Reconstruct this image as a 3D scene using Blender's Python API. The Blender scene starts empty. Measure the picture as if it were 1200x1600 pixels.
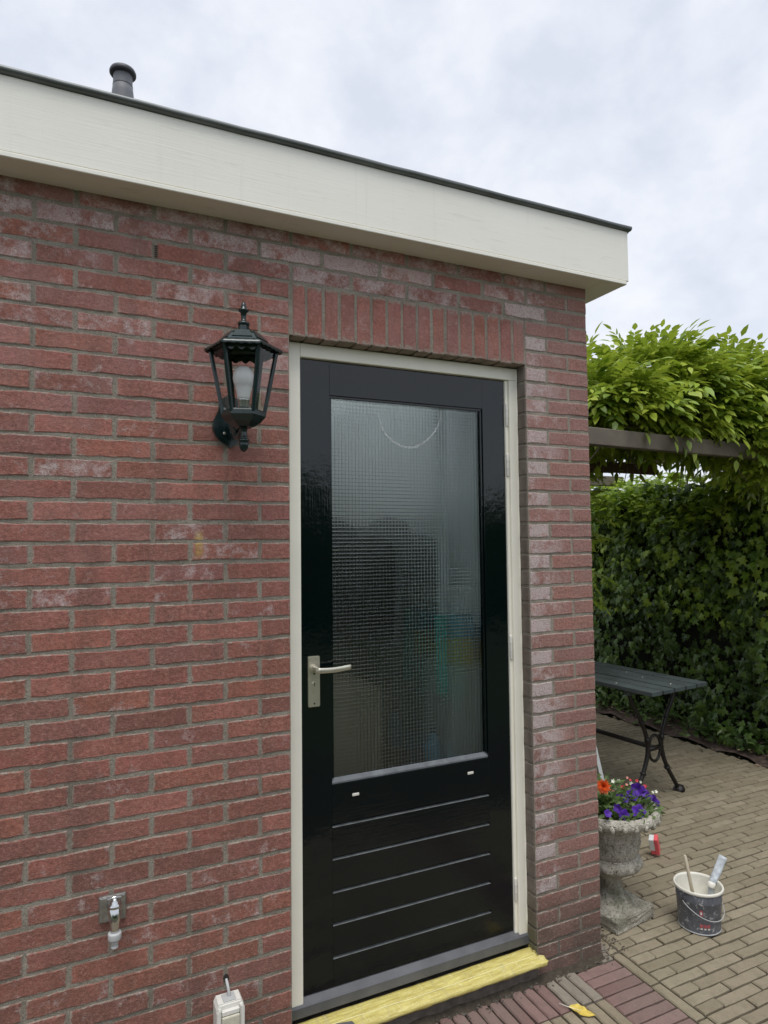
import bpy, bmesh, math, random
import numpy as np
from mathutils import Vector, Matrix

random.seed(7)
rng = np.random.default_rng(11)
S = bpy.context.scene
COL = S.collection
R = math.radians

# ------------------------------------------------------------------ camera
CAM = Vector((-0.6388, -2.0976, 1.6690))
CR = Vector((0.90599034, -0.42316078, -0.01079197))
CU = Vector((-0.00915319, -0.04507331, 0.99894175))
CF = Vector((0.42319939, 0.90493279, 0.04470926))
cd = bpy.data.cameras.new('camera')
cam = bpy.data.objects.new('camera', cd); COL.objects.link(cam)
cd.sensor_fit = 'VERTICAL'; cd.sensor_height = 36.0; cd.sensor_width = 27.0
cd.lens = 1030.0 / 1600.0 * 36.0
cd.clip_start = 0.05; cd.clip_end = 2000
m = Matrix((CR, CU, -CF)).transposed().to_4x4(); m.translation = CAM
cam.matrix_world = m
S.camera = cam

def pix(p):
    """photograph pixel (1200x1600) of a world point: decides which repeats are built singly"""
    d = Vector(p) - CAM
    z = d.dot(CF)
    if z < 0.05:
        return None
    return 600 + 1030 * d.dot(CR) / z, 800 - 1030 * d.dot(CU) / z, z

# ------------------------------------------------------------------ world, sun, exposure
SUN_EL, SUN_AZ = R(71), R(200)          # high and behind the viewer, through cloud
W_ = bpy.data.worlds.new('World'); S.world = W_; W_.use_nodes = True
nt = W_.node_tree; N = nt.nodes; Lk = nt.links
bg = N['Background']; bg.inputs['Strength'].default_value = 0.1
sky = N.new('ShaderNodeTexSky'); sky.sky_type = 'NISHITA'; sky.sun_disc = False
sky.sun_elevation = SUN_EL; sky.sun_rotation = SUN_AZ
sky.air_density = 1.0; sky.dust_density = 1.5; sky.ozone_density = 1.0
tc = N.new('ShaderNodeTexCoord'); mp = N.new('ShaderNodeMapping')
mp.inputs['Scale'].default_value = (1.0, 1.0, 1.35)
mp.inputs['Rotation'].default_value = (0.2, 0.1, 0.9)
Lk.new(tc.outputs['Generated'], mp.inputs['Vector'])
cn = N.new('ShaderNodeTexNoise'); cn.inputs['Scale'].default_value = 7.0; cn.inputs['Detail'].default_value = 8
cn.inputs['Roughness'].default_value = 0.55; cn.inputs['Distortion'].default_value = 0.12
Lk.new(mp.outputs['Vector'], cn.inputs['Vector'])
cr = N.new('ShaderNodeValToRGB')
cr.color_ramp.elements[0].position = 0.36; cr.color_ramp.elements[0].color = (5.3, 5.6, 6.3, 1)
cr.color_ramp.elements[1].position = 0.68; cr.color_ramp.elements[1].color = (6.9, 7.0, 7.3, 1)
e = cr.color_ramp.elements.new(0.52); e.color = (6.1, 6.35, 6.9, 1)
Lk.new(cn.outputs['Fac'], cr.inputs['Fac'])
mx = N.new('ShaderNodeMix'); mx.data_type = 'RGBA'; mx.inputs['Factor'].default_value = 0.88
Lk.new(sky.outputs['Color'], mx.inputs['A']); Lk.new(cr.outputs['Color'], mx.inputs['B'])
Lk.new(mx.outputs['Result'], bg.inputs['Color'])

sd = bpy.data.lights.new('sun', 'SUN'); sd.energy = 1.5; sd.angle = R(32); sd.color = (1, 0.97, 0.92)
sun = bpy.data.objects.new('sun', sd); COL.objects.link(sun)
sdir = Vector((math.sin(SUN_AZ) * math.cos(SUN_EL), math.cos(SUN_AZ) * math.cos(SUN_EL), math.sin(SUN_EL)))
sun.rotation_euler = sdir.to_track_quat('Z', 'Y').to_euler()
sun.location = sdir * 20

vs = S.view_settings
vs.view_transform = 'Standard'; vs.look = 'None'; vs.gamma = 1.0; vs.exposure = 0.56
S.render.engine = 'CYCLES'
S.cycles.use_denoising = True
S.cycles.max_bounces = 10; S.cycles.transmission_bounces = 8; S.cycles.transparent_max_bounces = 10
S.cycles.sample_clamp_indirect = 4.0

# ------------------------------------------------------------------ helpers
def link(o, parent=None):
    COL.objects.link(o)
    if parent is not None: o.parent = parent
    return o

def obj(name, me, mat=None, parent=None, loc=(0, 0, 0), rot=(0, 0, 0)):
    o = bpy.data.objects.new(name, me); o.location = loc; o.rotation_euler = rot
    if mat is not None and len(me.materials) == 0: me.materials.append(mat)
    return link(o, parent)

def tag(o, label, cat, group=None):
    o['label'] = label; o['category'] = cat
    if group: o['group'] = group
    return o

def thing(name, label, cat, loc=(0, 0, 0), rotz=0.0, group=None):
    o = bpy.data.objects.new(name, None); o.location = loc; o.rotation_euler = (0, 0, rotz)
    o.empty_display_size = 0.05
    link(o); return tag(o, label, cat, group)

def struct(name, me, mat):
    o = obj(name, me, mat); o['kind'] = 'structure'; return o

def mesh(name, V, F, smooth=False):
    me = bpy.data.meshes.new(name); me.from_pydata([tuple(v) for v in V], [], [tuple(f) for f in F]); me.update()
    if smooth:
        me.polygons.foreach_set('use_smooth', [True] * len(me.polygons))
    return me

def from_bm(name, bm, smooth=False):
    bmesh.ops.recalc_face_normals(bm, faces=bm.faces[:])
    me = bpy.data.meshes.new(name); bm.to_mesh(me); bm.free()
    if smooth:
        me.polygons.foreach_set('use_smooth', [True] * len(me.polygons))
    return me

def bbox(bm, x0, x1, y0, y1, z0, z1, bev=0.0, seg=1):
    vs_ = [bm.verts.new((x, y, z)) for x in (x0, x1) for y in (y0, y1) for z in (z0, z1)]
    idx = ((0, 1, 3, 2), (4, 6, 7, 5), (0, 4, 5, 1), (2, 3, 7, 6), (0, 2, 6, 4), (1, 5, 7, 3))
    fs = [bm.faces.new([vs_[i] for i in f]) for f in idx]
    if bev > 0:
        es = list({e_ for f in fs for e_ in f.edges})
        bmesh.ops.bevel(bm, geom=es, offset=bev, segments=seg, affect='EDGES', profile=0.5)

def box(name, x0, x1, y0, y1, z0, z1, bev=0.0, seg=1):
    bm = bmesh.new(); bbox(bm, x0, x1, y0, y1, z0, z1, bev, seg); return from_bm(name, bm)

def lathe(name, prof, n=24, smooth=True, caps=True, fn=None):
    """prof: list of (r,z); fn(theta, r, z) -> r"""
    V, F = [], []
    for r, z in prof:
        for k in range(n):
            t = 2 * math.pi * k / n
            rr = fn(t, r, z) if fn else r
            V.append((rr * math.cos(t), rr * math.sin(t), z))
    for i in range(len(prof) - 1):
        for k in range(n):
            a = i * n + k; b = i * n + (k + 1) % n
            F.append((a, b, b + n, a + n))
    if caps:
        F.append(tuple(range(n - 1, -1, -1))); b0 = (len(prof) - 1) * n; F.append(tuple(range(b0, b0 + n)))
    me = mesh(name, V, F, smooth)
    return me

def tube_vf(pts, rad, n=8):
    pts = [Vector(p) for p in pts]
    if not hasattr(rad, '__len__'): rad = [rad] * len(pts)
    V, F = [], []
    up = Vector((0.13, 0.31, 0.94))
    for i, p in enumerate(pts):
        d = (pts[min(i + 1, len(pts) - 1)] - pts[max(i - 1, 0)]).normalized()
        a = d.cross(up)
        if a.length < 1e-3: a = d.cross(Vector((1, 0, 0)))
        a.normalize(); b = d.cross(a)
        for k in range(n):
            t = 2 * math.pi * k / n
            V.append(p + (a * math.cos(t) + b * math.sin(t)) * rad[i])
    for i in range(len(pts) - 1):
        for k in range(n):
            q = i * n + k; w = i * n + (k + 1) % n
            F.append((q, w, w + n, q + n))
    F.append(tuple(range(n - 1, -1, -1))); b0 = (len(pts) - 1) * n; F.append(tuple(range(b0, b0 + n)))
    return V, F

def tube(name, pts, rad, n=8, smooth=True):
    V, F = tube_vf(pts, rad, n); return mesh(name, V, F, smooth)

def merge(parts):
    V, F = [], []
    for v, f in parts:
        o = len(V); V += list(v); F += [tuple(i + o for i in q) for q in f]
    return V, F

def bez(pts, n=10):
    """Catmull-Rom through pts"""
    P = [Vector(p) for p in pts]; P = [P[0] * 2 - P[1]] + P + [P[-1] * 2 - P[-2]]
    out = []
    for i in range(1, len(P) - 2):
        for k in range(n):
            t = k / n
            out.append(0.5 * ((2 * P[i]) + (P[i + 1] - P[i - 1]) * t + (2 * P[i - 1] - 5 * P[i] + 4 * P[i + 1] - P[i + 2]) * t * t
                              + (3 * P[i] - P[i - 1] - 3 * P[i + 1] + P[i + 2]) * t ** 3))
    out.append(P[-2]); return out

def prism(name, outline, y0, y1, bev=0.0):
    """outline in x,z extruded along y"""
    bm = bmesh.new()
    vs_ = [bm.verts.new((x, y0, z)) for x, z in outline]
    f = bm.faces.new(vs_)
    g = bmesh.ops.extrude_face_region(bm, geom=[f])
    for v in g['geom']:
        if isinstance(v, bmesh.types.BMVert): v.co.y = y1
    if bev:
        front = [e_ for e_ in bm.edges if abs(e_.verts[0].co.y - y0) < 1e-6 and abs(e_.verts[1].co.y - y0) < 1e-6]
        bmesh.ops.bevel(bm, geom=front, offset=bev, segments=2, affect='EDGES')
    return from_bm(name, bm)

def big_mesh(name, V, F, smooth=True):
    """numpy arrays: V (n,3), F (m,k) same k"""
    V = np.asarray(V, np.float32); F = np.asarray(F, np.int32)
    me = bpy.data.meshes.new(name)
    me.vertices.add(len(V)); me.vertices.foreach_set('co', V.ravel())
    k = F.shape[1]
    me.loops.add(F.size); me.loops.foreach_set('vertex_index', F.ravel())
    me.polygons.add(len(F)); me.polygons.foreach_set('loop_start', np.arange(0, F.size, k, dtype=np.int32))
    me.polygons.foreach_set('use_smooth', np.full(len(F), smooth))
    me.update(calc_edges=True); me.validate(); return me

def scatter(lv, lf, M, T):
    """copy small leaf mesh (lv,lf) with matrices M (n,3,3) and offsets T (n,3)"""
    n = len(T); V = np.einsum('nij,kj->nki', M, lv) + T[:, None, :]
    F = lf[None] + (np.arange(n) * len(lv))[:, None, None]
    return V.reshape(-1, 3), F.reshape(-1, lf.shape[1])

def frames(d, up, roll, size):
    """leaf frames: local y along d, local z towards up"""
    d = d / np.linalg.norm(d, axis=1, keepdims=True)
    x = np.cross(d, up); x /= np.maximum(np.linalg.norm(x, axis=1, keepdims=True), 1e-6)
    z = np.cross(x, d)
    c, s = np.cos(roll)[:, None], np.sin(roll)[:, None]
    x2 = c * x + s * z; z2 = -s * x + c * z
    M = np.stack([x2, d, z2], -1) * np.asarray(size)[:, None, None]
    return M

# ------------------------------------------------------------------ materials
class MT:
    """small node builder"""
    def __init__(s, name):
        s.m = bpy.data.materials.new(name); s.m.use_nodes = True
        s.t = s.m.node_tree; s.n = s.t.nodes; s.b = s.n['Principled BSDF']; s.out = s.n['Material Output']
    def new(s, t, **k):
        o = s.n.new(t)
        for a, v in k.items(): setattr(o, a, v)
        return o
    def lk(s, a, b): s.t.links.new(a, b)
    def put(s, sock, v):
        if hasattr(v, 'is_output'): s.lk(v, sock)
        elif isinstance(v, (tuple, list)) and len(v) == 3 and sock.type == 'RGBA': sock.default_value = (*v, 1)
        else: sock.default_value = v
    def pos(s): return s.new('ShaderNodeNewGeometry').outputs['Position']
    def objc(s): return s.new('ShaderNodeTexCoord').outputs['Object']
    def rnd(s): return s.new('ShaderNodeObjectInfo').outputs['Random']
    def isl(s): return s.new('ShaderNodeNewGeometry').outputs['Random Per Island']
    def attr(s, name):
        a = s.new('ShaderNodeAttribute', attribute_type='OBJECT', attribute_name=name); return a.outputs['Fac']
    def scale(s, v, sc):
        mp_ = s.new('ShaderNodeMapping'); s.lk(v, mp_.inputs['Vector']); mp_.inputs['Scale'].default_value = sc
        return mp_.outputs['Vector']
    def noise(s, v, sc, det=4, rough=0.55, dist=0.0):
        n_ = s.new('ShaderNodeTexNoise'); s.lk(v, n_.inputs['Vector']); n_.inputs['Scale'].default_value = sc
        n_.inputs['Detail'].default_value = det; n_.inputs['Roughness'].default_value = rough; n_.inputs['Distortion'].default_value = dist
        return n_.outputs['Fac']
    def vor(s, v, sc, feat='F1', out='Distance'):
        n_ = s.new('ShaderNodeTexVoronoi', feature=feat); s.lk(v, n_.inputs['Vector']); n_.inputs['Scale'].default_value = sc
        return n_.outputs[out]
    def ramp(s, f, *st):
        r_ = s.new('ShaderNodeValToRGB'); el = r_.color_ramp.elements
        while len(el) < len(st): el.new(0.5)
        for e_, (p, c) in zip(el, st):
            e_.position = p; e_.color = (*c, 1) if len(c) == 3 else c
        s.lk(f, r_.inputs['Fac']); return r_.outputs['Color']
    def rng(s, f, a, b, c=0.0, d=1.0):
        r_ = s.new('ShaderNodeMapRange'); r_.clamp = True
        s.put(r_.inputs['Value'], f); s.put(r_.inputs['From Min'], a); s.put(r_.inputs['From Max'], b)
        s.put(r_.inputs['To Min'], c); s.put(r_.inputs['To Max'], d); return r_.outputs['Result']
    def mth(s, op, a, b=0.0):
        n_ = s.new('ShaderNodeMath', operation=op); s.put(n_.inputs[0], a); s.put(n_.inputs[1], b); return n_.outputs[0]
    def mix(s, f, a, b, bt='MIX'):
        n_ = s.new('ShaderNodeMix', data_type='RGBA', blend_type=bt)
        s.put(n_.inputs['Factor'], f); s.put(n_.inputs['A'], a); s.put(n_.inputs['B'], b); return n_.outputs['Result']
    def xyz(s, v):
        n_ = s.new('ShaderNodeSeparateXYZ'); s.lk(v, n_.inputs[0]); return n_.outputs
    def bump(s, h, strength=0.5, dist=0.002):
        n_ = s.new('ShaderNodeBump'); s.lk(h, n_.inputs['Height']); n_.inputs['Strength'].default_value = strength
        n_.inputs['Distance'].default_value = dist; s.lk(n_.outputs[0], s.b.inputs['Normal']); return n_.outputs[0]
    def set(s, **k):
        for a, v in k.items(): s.put(s.b.inputs[a.replace('_', ' ')], v)
        return s.m

def plain(name, col, rough=0.5, metal=0.0, nz=0.0, nscale=40, bump=0.0, **k):
    t = MT(name)
    if nz or bump:
        p = t.pos(); n1 = t.noise(p, nscale, 5)
        c = t.mix(t.rng(n1, 0.3, 0.7), tuple(x * (1 - nz) for x in col), tuple(min(1, x * (1 + nz)) for x in col))
        if bump: t.bump(t.noise(p, nscale * 4, 4), bump, 0.002)
        t.set(Base_Color=c)
    else:
        t.set(Base_Color=col)
    return t.set(Roughness=rough, Metallic=metal, **k)

def brick_mat():
    t = MT('brick'); p = t.pos(); r = t.rnd(); bloom_sheen = t.attr('bloom_sheen')
    base = t.ramp(r, (0.0, (.295, .104, .084)), (.14, (.42, .146, .116)), (.28, (.31, .118, .106)), (.42, (.475, .180, .145)),
                  (.56, (.395, .138, .092)), (.70, (.34, .138, .121)), (.85, (.425, .156, .118)), (1.0, (.24, .094, .078)))
    off = t.new('ShaderNodeVectorMath', operation='ADD'); t.lk(p, off.inputs[0])
    cx = t.new('ShaderNodeCombineXYZ'); t.lk(t.mth('MULTIPLY', r, 9.0), cx.inputs[0]); t.lk(cx.outputs[0], off.inputs[1])
    po = off.outputs[0]
    n1 = t.noise(po, 11, 5, .6); g = t.noise(p, 240, 6, .7); n3 = t.noise(po, 34, 5, .6)
    c = t.mix(t.rng(n1, .35, .7, 0, .75), base, (.215, .088, .062))
    c = t.mix(t.rng(n3, .5, .8, 0, .6), c, (.42, .215, .165))
    sp = t.xyz(p); z = sp[2]; x = sp[0]
    # brown-grey grime, more on low courses, blotched
    gr = t.noise(p, 3.1, 4, .6)
    low = t.mth('MULTIPLY', t.rng(z, 1.5, .15), t.rng(gr, .35, .68, 0.12, .8))
    n4 = t.noise(t.scale(po, (1, 1, .55)), 26, 5, .65)
    c = t.mix(t.mth('MULTIPLY', low, t.rng(n4, .35, .65, .2, 1)), c, (.135, .088, .064))
    streak = t.noise(t.scale(po, (1, 1, .22)), 70, 4, .6)
    c = t.mix(t.mth('MULTIPLY', t.rng(streak, .55, .75), .35), c, (.16, .085, .065))
    run = t.rng(t.noise(t.scale(p, (1.6, 1, .30)), 5.5, 5, .62), .50, .72)
    c = t.mix(t.mth('MULTIPLY', run, .55), c, (.15, .080, .064))
    # pale veil on the pier: grazing sky sheen put into the colour
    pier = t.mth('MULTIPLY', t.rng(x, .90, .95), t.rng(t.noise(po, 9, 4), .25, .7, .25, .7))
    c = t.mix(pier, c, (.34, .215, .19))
    damp = t.mth('MULTIPLY', t.rng(z, .46, .10), t.rng(t.noise(p, 7, 4), .2, .55, .3, 1))
    damp = t.mth('MULTIPLY', damp, t.rng(x, .5, .95, .45, .9))
    c = t.mix(damp, c, (.090, .070, .056))
    n5 = t.noise(po, 95, 4, .6)
    c = t.mix(t.rng(n5, .52, .36, 0, .45), c, (.15, .072, .052))
    c = t.mix(t.rng(n5, .54, .70, 0, .35), c, (.52, .30, .235))
    # lime bloom and old paint smears; on the pier, sky sheen painted in
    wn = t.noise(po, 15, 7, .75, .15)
    thr = t.rng(bloom_sheen, 0, 1, .66, .30)
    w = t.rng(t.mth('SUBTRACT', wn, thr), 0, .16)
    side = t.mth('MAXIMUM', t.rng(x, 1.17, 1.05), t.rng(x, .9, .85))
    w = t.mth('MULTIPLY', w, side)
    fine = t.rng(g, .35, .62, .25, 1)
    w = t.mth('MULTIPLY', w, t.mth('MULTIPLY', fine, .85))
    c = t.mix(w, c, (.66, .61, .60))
    haze = t.mth('MULTIPLY', t.rng(z, 1.4, 2.2), t.rng(t.noise(po, 6, 3), .4, .7, 0, .42))
    c = t.mix(haze, c, (.42, .24, .23))
    c = t.mix(t.rng(g, .56, .72, 0, .6), c, (.50, .33, .27))
    c = t.mix(t.rng(g, .44, .3, 0, .7), c, (.095, .045, .036))
    # mortar rubbed over the arrises, ragged
    gn = t.new('ShaderNodeTexCoord').outputs['Generated']; q = t.xyz(gn)
    ez = t.mth('MULTIPLY', t.mth('MINIMUM', q[2], t.mth('SUBTRACT', 1.0, q[2])), .052)
    ex = t.mth('MULTIPLY', t.mth('MINIMUM', q[0], t.mth('SUBTRACT', 1.0, q[0])), .17)
    ed = t.mth('ADD', t.mth('MINIMUM', ez, ex), t.mth('MULTIPLY', t.mth('SUBTRACT', t.noise(p, 60, 5, .7), .5), .022))
    c = t.mix(t.rng(ed, .0044, .0014, 0, .85), c, t.mix(t.rng(g, .4, .6), (.24, .20, .16), (.43, .39, .33)))
    dx = t.mth('ABSOLUTE', t.mth('ADD', x, .292)); dz = t.mth('ABSOLUTE', t.mth('SUBTRACT', z, 1.665))
    yl = t.mth('MULTIPLY', t.mth('MULTIPLY', t.rng(dx, .016, .006), t.rng(dz, .05, .02)), t.rng(n3, .3, .6, .2, .7))
    c = t.mix(yl, c, (.50, .34, .08))
    h = t.mth('ADD', t.mth('MULTIPLY', g, .7), t.mth('MULTIPLY', t.noise(p, 70, 5, .65), .9))
    t.bump(h, .9, .005)
    return t.set(Base_Color=c, Roughness=.84)

def mortar_mat():
    t = MT('mortar'); p = t.pos()
    g = t.noise(p, 330, 5, .7); n1 = t.noise(p, 14, 4); z = t.xyz(p)[2]
    c = t.mix(t.rng(n1, .3, .7), (.255, .222, .178), (.375, .34, .28))
    c = t.mix(t.rng(g, .47, .3), c, (.12, .105, .085))
    c = t.mix(t.rng(g, .58, .74), c, (.56, .53, .47))
    c = t.mix(t.mth('MULTIPLY', t.rng(z, .4, .03), .8), c, (.085, .075, .06))
    run = t.rng(t.noise(t.scale(p, (1.6, 1, .30)), 5.5, 5, .62), .50, .72)
    c = t.mix(t.mth('MULTIPLY', run, .55), c, (.11, .092, .07))
    t.bump(t.mth('ADD', g, t.noise(p, 90, 3)), .9, .005)
    return t.set(Base_Color=c, Roughness=.95)

def wood_paint(name, col, rough, grain=(1, 1, 1), nz=.05, bump=.12, bs=60):
    t = MT(name); p = t.scale(t.pos(), grain)
    n1 = t.noise(p, bs, 5, .6); n2 = t.noise(t.pos(), 5, 3)
    c = t.mix(t.rng(n2, .3, .7), tuple(x * (1 - nz) for x in col), tuple(x * (1 + nz) for x in col))
    t.bump(n1, bump, .0015)
    return t.set(Base_Color=c, Roughness=rough)

def paver_mat(name, a, b, cdark, green):
    t = MT(name); p = t.pos(); r = t.rnd(); isl = t.isl()
    v = t.mth('FRACT', t.mth('ADD', r, isl))
    n1 = t.noise(p, 22, 5, .6); g = t.noise(p, 320, 4, .7); big = t.noise(p, 2.2, 3)
    c = t.mix(v, a, b)
    c = t.mix(t.rng(n1, .45, .75, 0, .6), c, cdark)
    c = t.mix(t.rng(big, .5, .68, 0, .35), c, green)
    c = t.mix(t.rng(g, .55, .75, 0, .4), c, tuple(min(1, x * 1.5) for x in b))
    c = t.mix(t.rng(g, .45, .3, 0, .5), c, tuple(x * .4 for x in a))
    st = t.noise(p, 38, 6, .7, 1.0)
    c = t.mix(t.rng(st, .68, .78, 0, .5), c, (.50, .48, .44))
    t.bump(t.mth('ADD', g, n1), .5, .003)
    return t.set(Base_Color=c, Roughness=.85)

def leaf_mat(name, dark, mid, lite, trans=.35, rough=.4):
    t = MT(name); i = t.isl(); p = t.pos()
    c = t.ramp(i, (0, dark), (.5, mid), (1, lite))
    c = t.mix(t.rng(t.noise(p, 4, 3), .35, .65), c, t.mix(.55, c, lite))
    t.set(Base_Color=c, Roughness=rough)
    tr = t.new('ShaderNodeBsdfTranslucent'); t.lk(t.mix(.5, c, lite), tr.inputs['Color'])
    ms = t.new('ShaderNodeMixShader'); ms.inputs[0].default_value = trans
    t.lk(t.b.outputs[0], ms.inputs[1]); t.lk(tr.outputs[0], ms.inputs[2]); t.lk(ms.outputs[0], t.out.inputs['Surface'])
    return t.m

def thin_glass(name, tint=(1, 1, 1), rough=0.02):
    t = MT(name)
    lw = t.new('ShaderNodeLayerWeight'); lw.inputs['Blend'].default_value = .5
    f = t.mth('ADD', .035, t.mth('MULTIPLY', t.mth('POWER', lw.outputs['Facing'], 4.0), .7))
    tr = t.new('ShaderNodeBsdfTransparent'); tr.inputs['Color'].default_value = (*tint, 1)
    gl = t.new('ShaderNodeBsdfGlossy'); gl.inputs['Roughness'].default_value = rough
    ms = t.new('ShaderNodeMixShader'); t.lk(f, ms.inputs[0]); t.lk(tr.outputs[0], ms.inputs[1]); t.lk(gl.outputs[0], ms.inputs[2])
    t.lk(ms.outputs[0], t.out.inputs['Surface']); return t.m

def figured_glass():
    t = MT('figured_glass')
    gl = t.new('ShaderNodeBsdfGlass'); gl.inputs['IOR'].default_value = 1.6; gl.inputs['Roughness'].default_value = .03
    gl.inputs['Color'].default_value = (.92, .97, .96, 1)
    tr = t.new('ShaderNodeBsdfTransparent'); tr.inputs['Color'].default_value = (.88, .94, .93, 1)
    ms = t.new('ShaderNodeMixShader'); ms.inputs[0].default_value = .12
    t.lk(gl.outputs[0], ms.inputs[1]); t.lk(tr.outputs[0], ms.inputs[2]); t.lk(ms.outputs[0], t.out.inputs['Surface'])
    return t.m

M = {}
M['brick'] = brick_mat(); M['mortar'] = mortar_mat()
def jamb_mat():
    t = MT('jamb_render'); p = t.pos(); g = t.noise(p, 240, 5, .7); n1 = t.noise(t.scale(p, (1, 1, .6)), 16, 4); z = t.xyz(p)[2]
    c = t.mix(t.rng(n1, .3, .7), (.125, .095, .078), (.215, .185, .155))
    c = t.mix(t.rng(g, .5, .3, 0, .6), c, (.07, .055, .05))
    c = t.mix(t.mth('MULTIPLY', t.rng(z, .34, .1), .7), c, (.10, .10, .04))
    t.bump(g, .7, .004); return t.set(Base_Color=c, Roughness=.9)
M['jamb'] = jamb_mat()
def cream_mat():
    t = MT('cream_paint'); p = t.pos()
    n2 = t.noise(p, 3, 3); gr = t.noise(t.scale(p, (1.2, 20, 60)), 4, 6, .65); wt = t.noise(t.scale(p, (3, 8, 30)), 3, 5, .6, .4)
    c = t.mix(t.rng(n2, .3, .7), (.85, .825, .735), (.885, .862, .785))
    c = t.mix(t.rng(wt, .60, .74, 0, .40), c, (.62, .585, .50))
    dr = t.noise(t.scale(p, (14, 1, .5)), 3, 4, .6)
    c = t.mix(t.rng(dr, .6, .8, 0, .18), c, (.50, .48, .40))
    t.bump(gr, .3, .0015); return t.set(Base_Color=c, Roughness=.38)
M['cream'] = cream_mat()
M['frame'] = wood_paint('frame_paint', (.87, .84, .73), .35, (6, 6, .5), .04, .12, 20)
def black_gloss(name, grain):
    t = MT(name); p = t.scale(t.pos(), grain)
    n1 = t.noise(p, 16, 6, .6); n2 = t.noise(t.pos(), 9, 4, .6); n3 = t.noise(t.pos(), 300, 3)
    h = t.mth('ADD', t.mth('MULTIPLY', n1, .8), t.mth('MULTIPLY', n2, 2.2))
    t.bump(h, .42, .0016)
    c = t.mix(t.rng(n3, .66, .72, 0, .3), (.0014, .0046, .0054), (.03, .034, .036))
    return t.set(Base_Color=c, Roughness=.07, IOR=1.52)
M['black_v'] = black_gloss('black_gloss_stile', (8, 8, .45))
M['black_h'] = black_gloss('black_gloss_rail', (.45, 8, 8))
M['bead'] = plain('bead_sky_grey', (.13, .14, .15), .25, nz=.3, nscale=20)  # black bead turned grey: sky reflection put into the colour
M['edge'] = plain('groove_edge_glint', (.15, .16, .16), .3, nz=.3, nscale=30)  # pale sky glint along the groove edges, put into the colour
M['glass'] = figured_glass()
M['sill'] = plain('grey_sill', (.105, .108, .118), .38, nz=.22, nscale=11, bump=.15)
M['cap'] = plain('roof_trim_metal', (.13, .14, .14), .42, .55, nz=.25, nscale=8)
M['bitumen'] = plain('bitumen', (.05, .05, .05), .9, nz=.3, bump=.5)
M['pvc'] = plain('grey_pvc', (.155, .16, .175), .55, nz=.12, nscale=10)
M['pvc_dark'] = plain('dark_pvc', (.05, .053, .06), .5)
M['stone'] = plain('step_stone', (.12, .105, .09), .85, nz=.4, nscale=30, bump=.6)
def film_mat():
    t = MT('yellow_film'); p = t.pos()
    n1 = t.noise(t.scale(p, (.55, 5, 5)), 26, 5, .65, .4); n2 = t.noise(p, 140, 4); n3 = t.noise(t.scale(p, (3, 1, 1)), 12, 4, .6, .8)
    c = t.mix(t.rng(n1, .35, .65), (.46, .38, .10), (.70, .62, .22))
    c = t.mix(t.rng(n2, .56, .72, 0, .45), c, (.82, .77, .46))
    c = t.mix(t.rng(n3, .56, .70, 0, .45), c, (.40, .345, .20))
    t.bump(t.mth('ADD', t.mth('MULTIPLY', n1, 1.2), t.mth('ADD', t.mth('MULTIPLY', n3, .5), t.mth('MULTIPLY', n2, .2))), .55, .004)
    return t.set(Base_Color=c, Roughness=.28)
M['film'] = film_mat()
M['film_line'] = plain('film_scrim', (.86, .80, .46), .5)
M['nickel'] = plain('champagne_metal', (.72, .68, .57), .34, .85, nz=.05)
M['dark_hole'] = plain('dark_hole', (.02, .018, .015), .7)
M['hinge'] = plain('hinge_paint', (.70, .68, .62), .4, nz=.06)
M['iron_green'] = plain('lantern_paint', (.010, .024, .024), .18, nz=.25, nscale=30)
M['lamp_glass'] = thin_glass('lantern_glass', (.96, .97, .96), .03)
M['bulb'] = plain('opal_bulb', (.88, .87, .88), .2)
M['silver'] = plain('silver_cap', (.6, .6, .6), .3, .9)
M['chrome'] = plain('chrome', (.62, .63, .63), .14, 1.0)
M['steel'] = plain('tap_plate_steel', (.40, .40, .38), .34, .85, nz=.25, nscale=60)
M['white_plastic'] = plain('white_plastic', (.72, .71, .66), .4, nz=.05)
M['cream_plastic'] = plain('weathered_plastic', (.55, .53, .43), .55, nz=.10, nscale=60)
M['grey_plastic'] = plain('grey_plastic', (.46, .47, .47), .5)
M['paver'] = paver_mat('yellow_clinker', (.235, .196, .134), (.305, .262, .186), (.165, .135, .092), (.175, .165, .098))
M['paver_red'] = paver_mat('purple_clinker', (.180, .108, .096), (.25, .160, .142), (.135, .092, .082), (.18, .15, .125))
M['paver_grey'] = paver_mat('dusty_clinker', (.20, .17, .135), (.27, .235, .19), (.13, .11, .085), (.15, .13, .10))
M['lawn'] = plain('lawn', (.045, .065, .022), .95, nz=.4, nscale=6, bump=.8)
M['sand'] = plain('joint_soil', (.050, .040, .028), .95, nz=.4, nscale=60, bump=.8)
M['soil'] = plain('bed_soil', (.115, .080, .066), .95, nz=.5, nscale=25, bump=1.0)
M['timber'] = wood_paint('weathered_timber', (.155, .130, .102), .85, (.6, 9, 9), .25, .5, 14)
M['timber_brown'] = wood_paint('brown_timber', (.085, .05, .033), .8, (.6, 9, 9), .25, .5, 14)
M['bark'] = plain('bark', (.060, .045, .033), .9, nz=.4, nscale=30, bump=.9)
M['wist'] = leaf_mat('wisteria_leaf', (.050, .115, .012), (.200, .330, .022), (.430, .510, .060), .32, .45)
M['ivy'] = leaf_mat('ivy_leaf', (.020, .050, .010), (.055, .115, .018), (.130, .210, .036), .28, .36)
M['ivy_mid'] = leaf_mat('ivy_new_lit_leaf', (.06, .14, .018), (.18, .31, .030), (.36, .48, .06), .40, .38)  # young upper leaves, lightened further with sky light in the colour
M['ivy_top'] = leaf_mat('ivy_top_lit_leaf', (.10, .20, .02), (.24, .38, .03), (.42, .54, .07), .42, .4)  # hedge top lightened: open sky light put into the leaf colour
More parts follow.
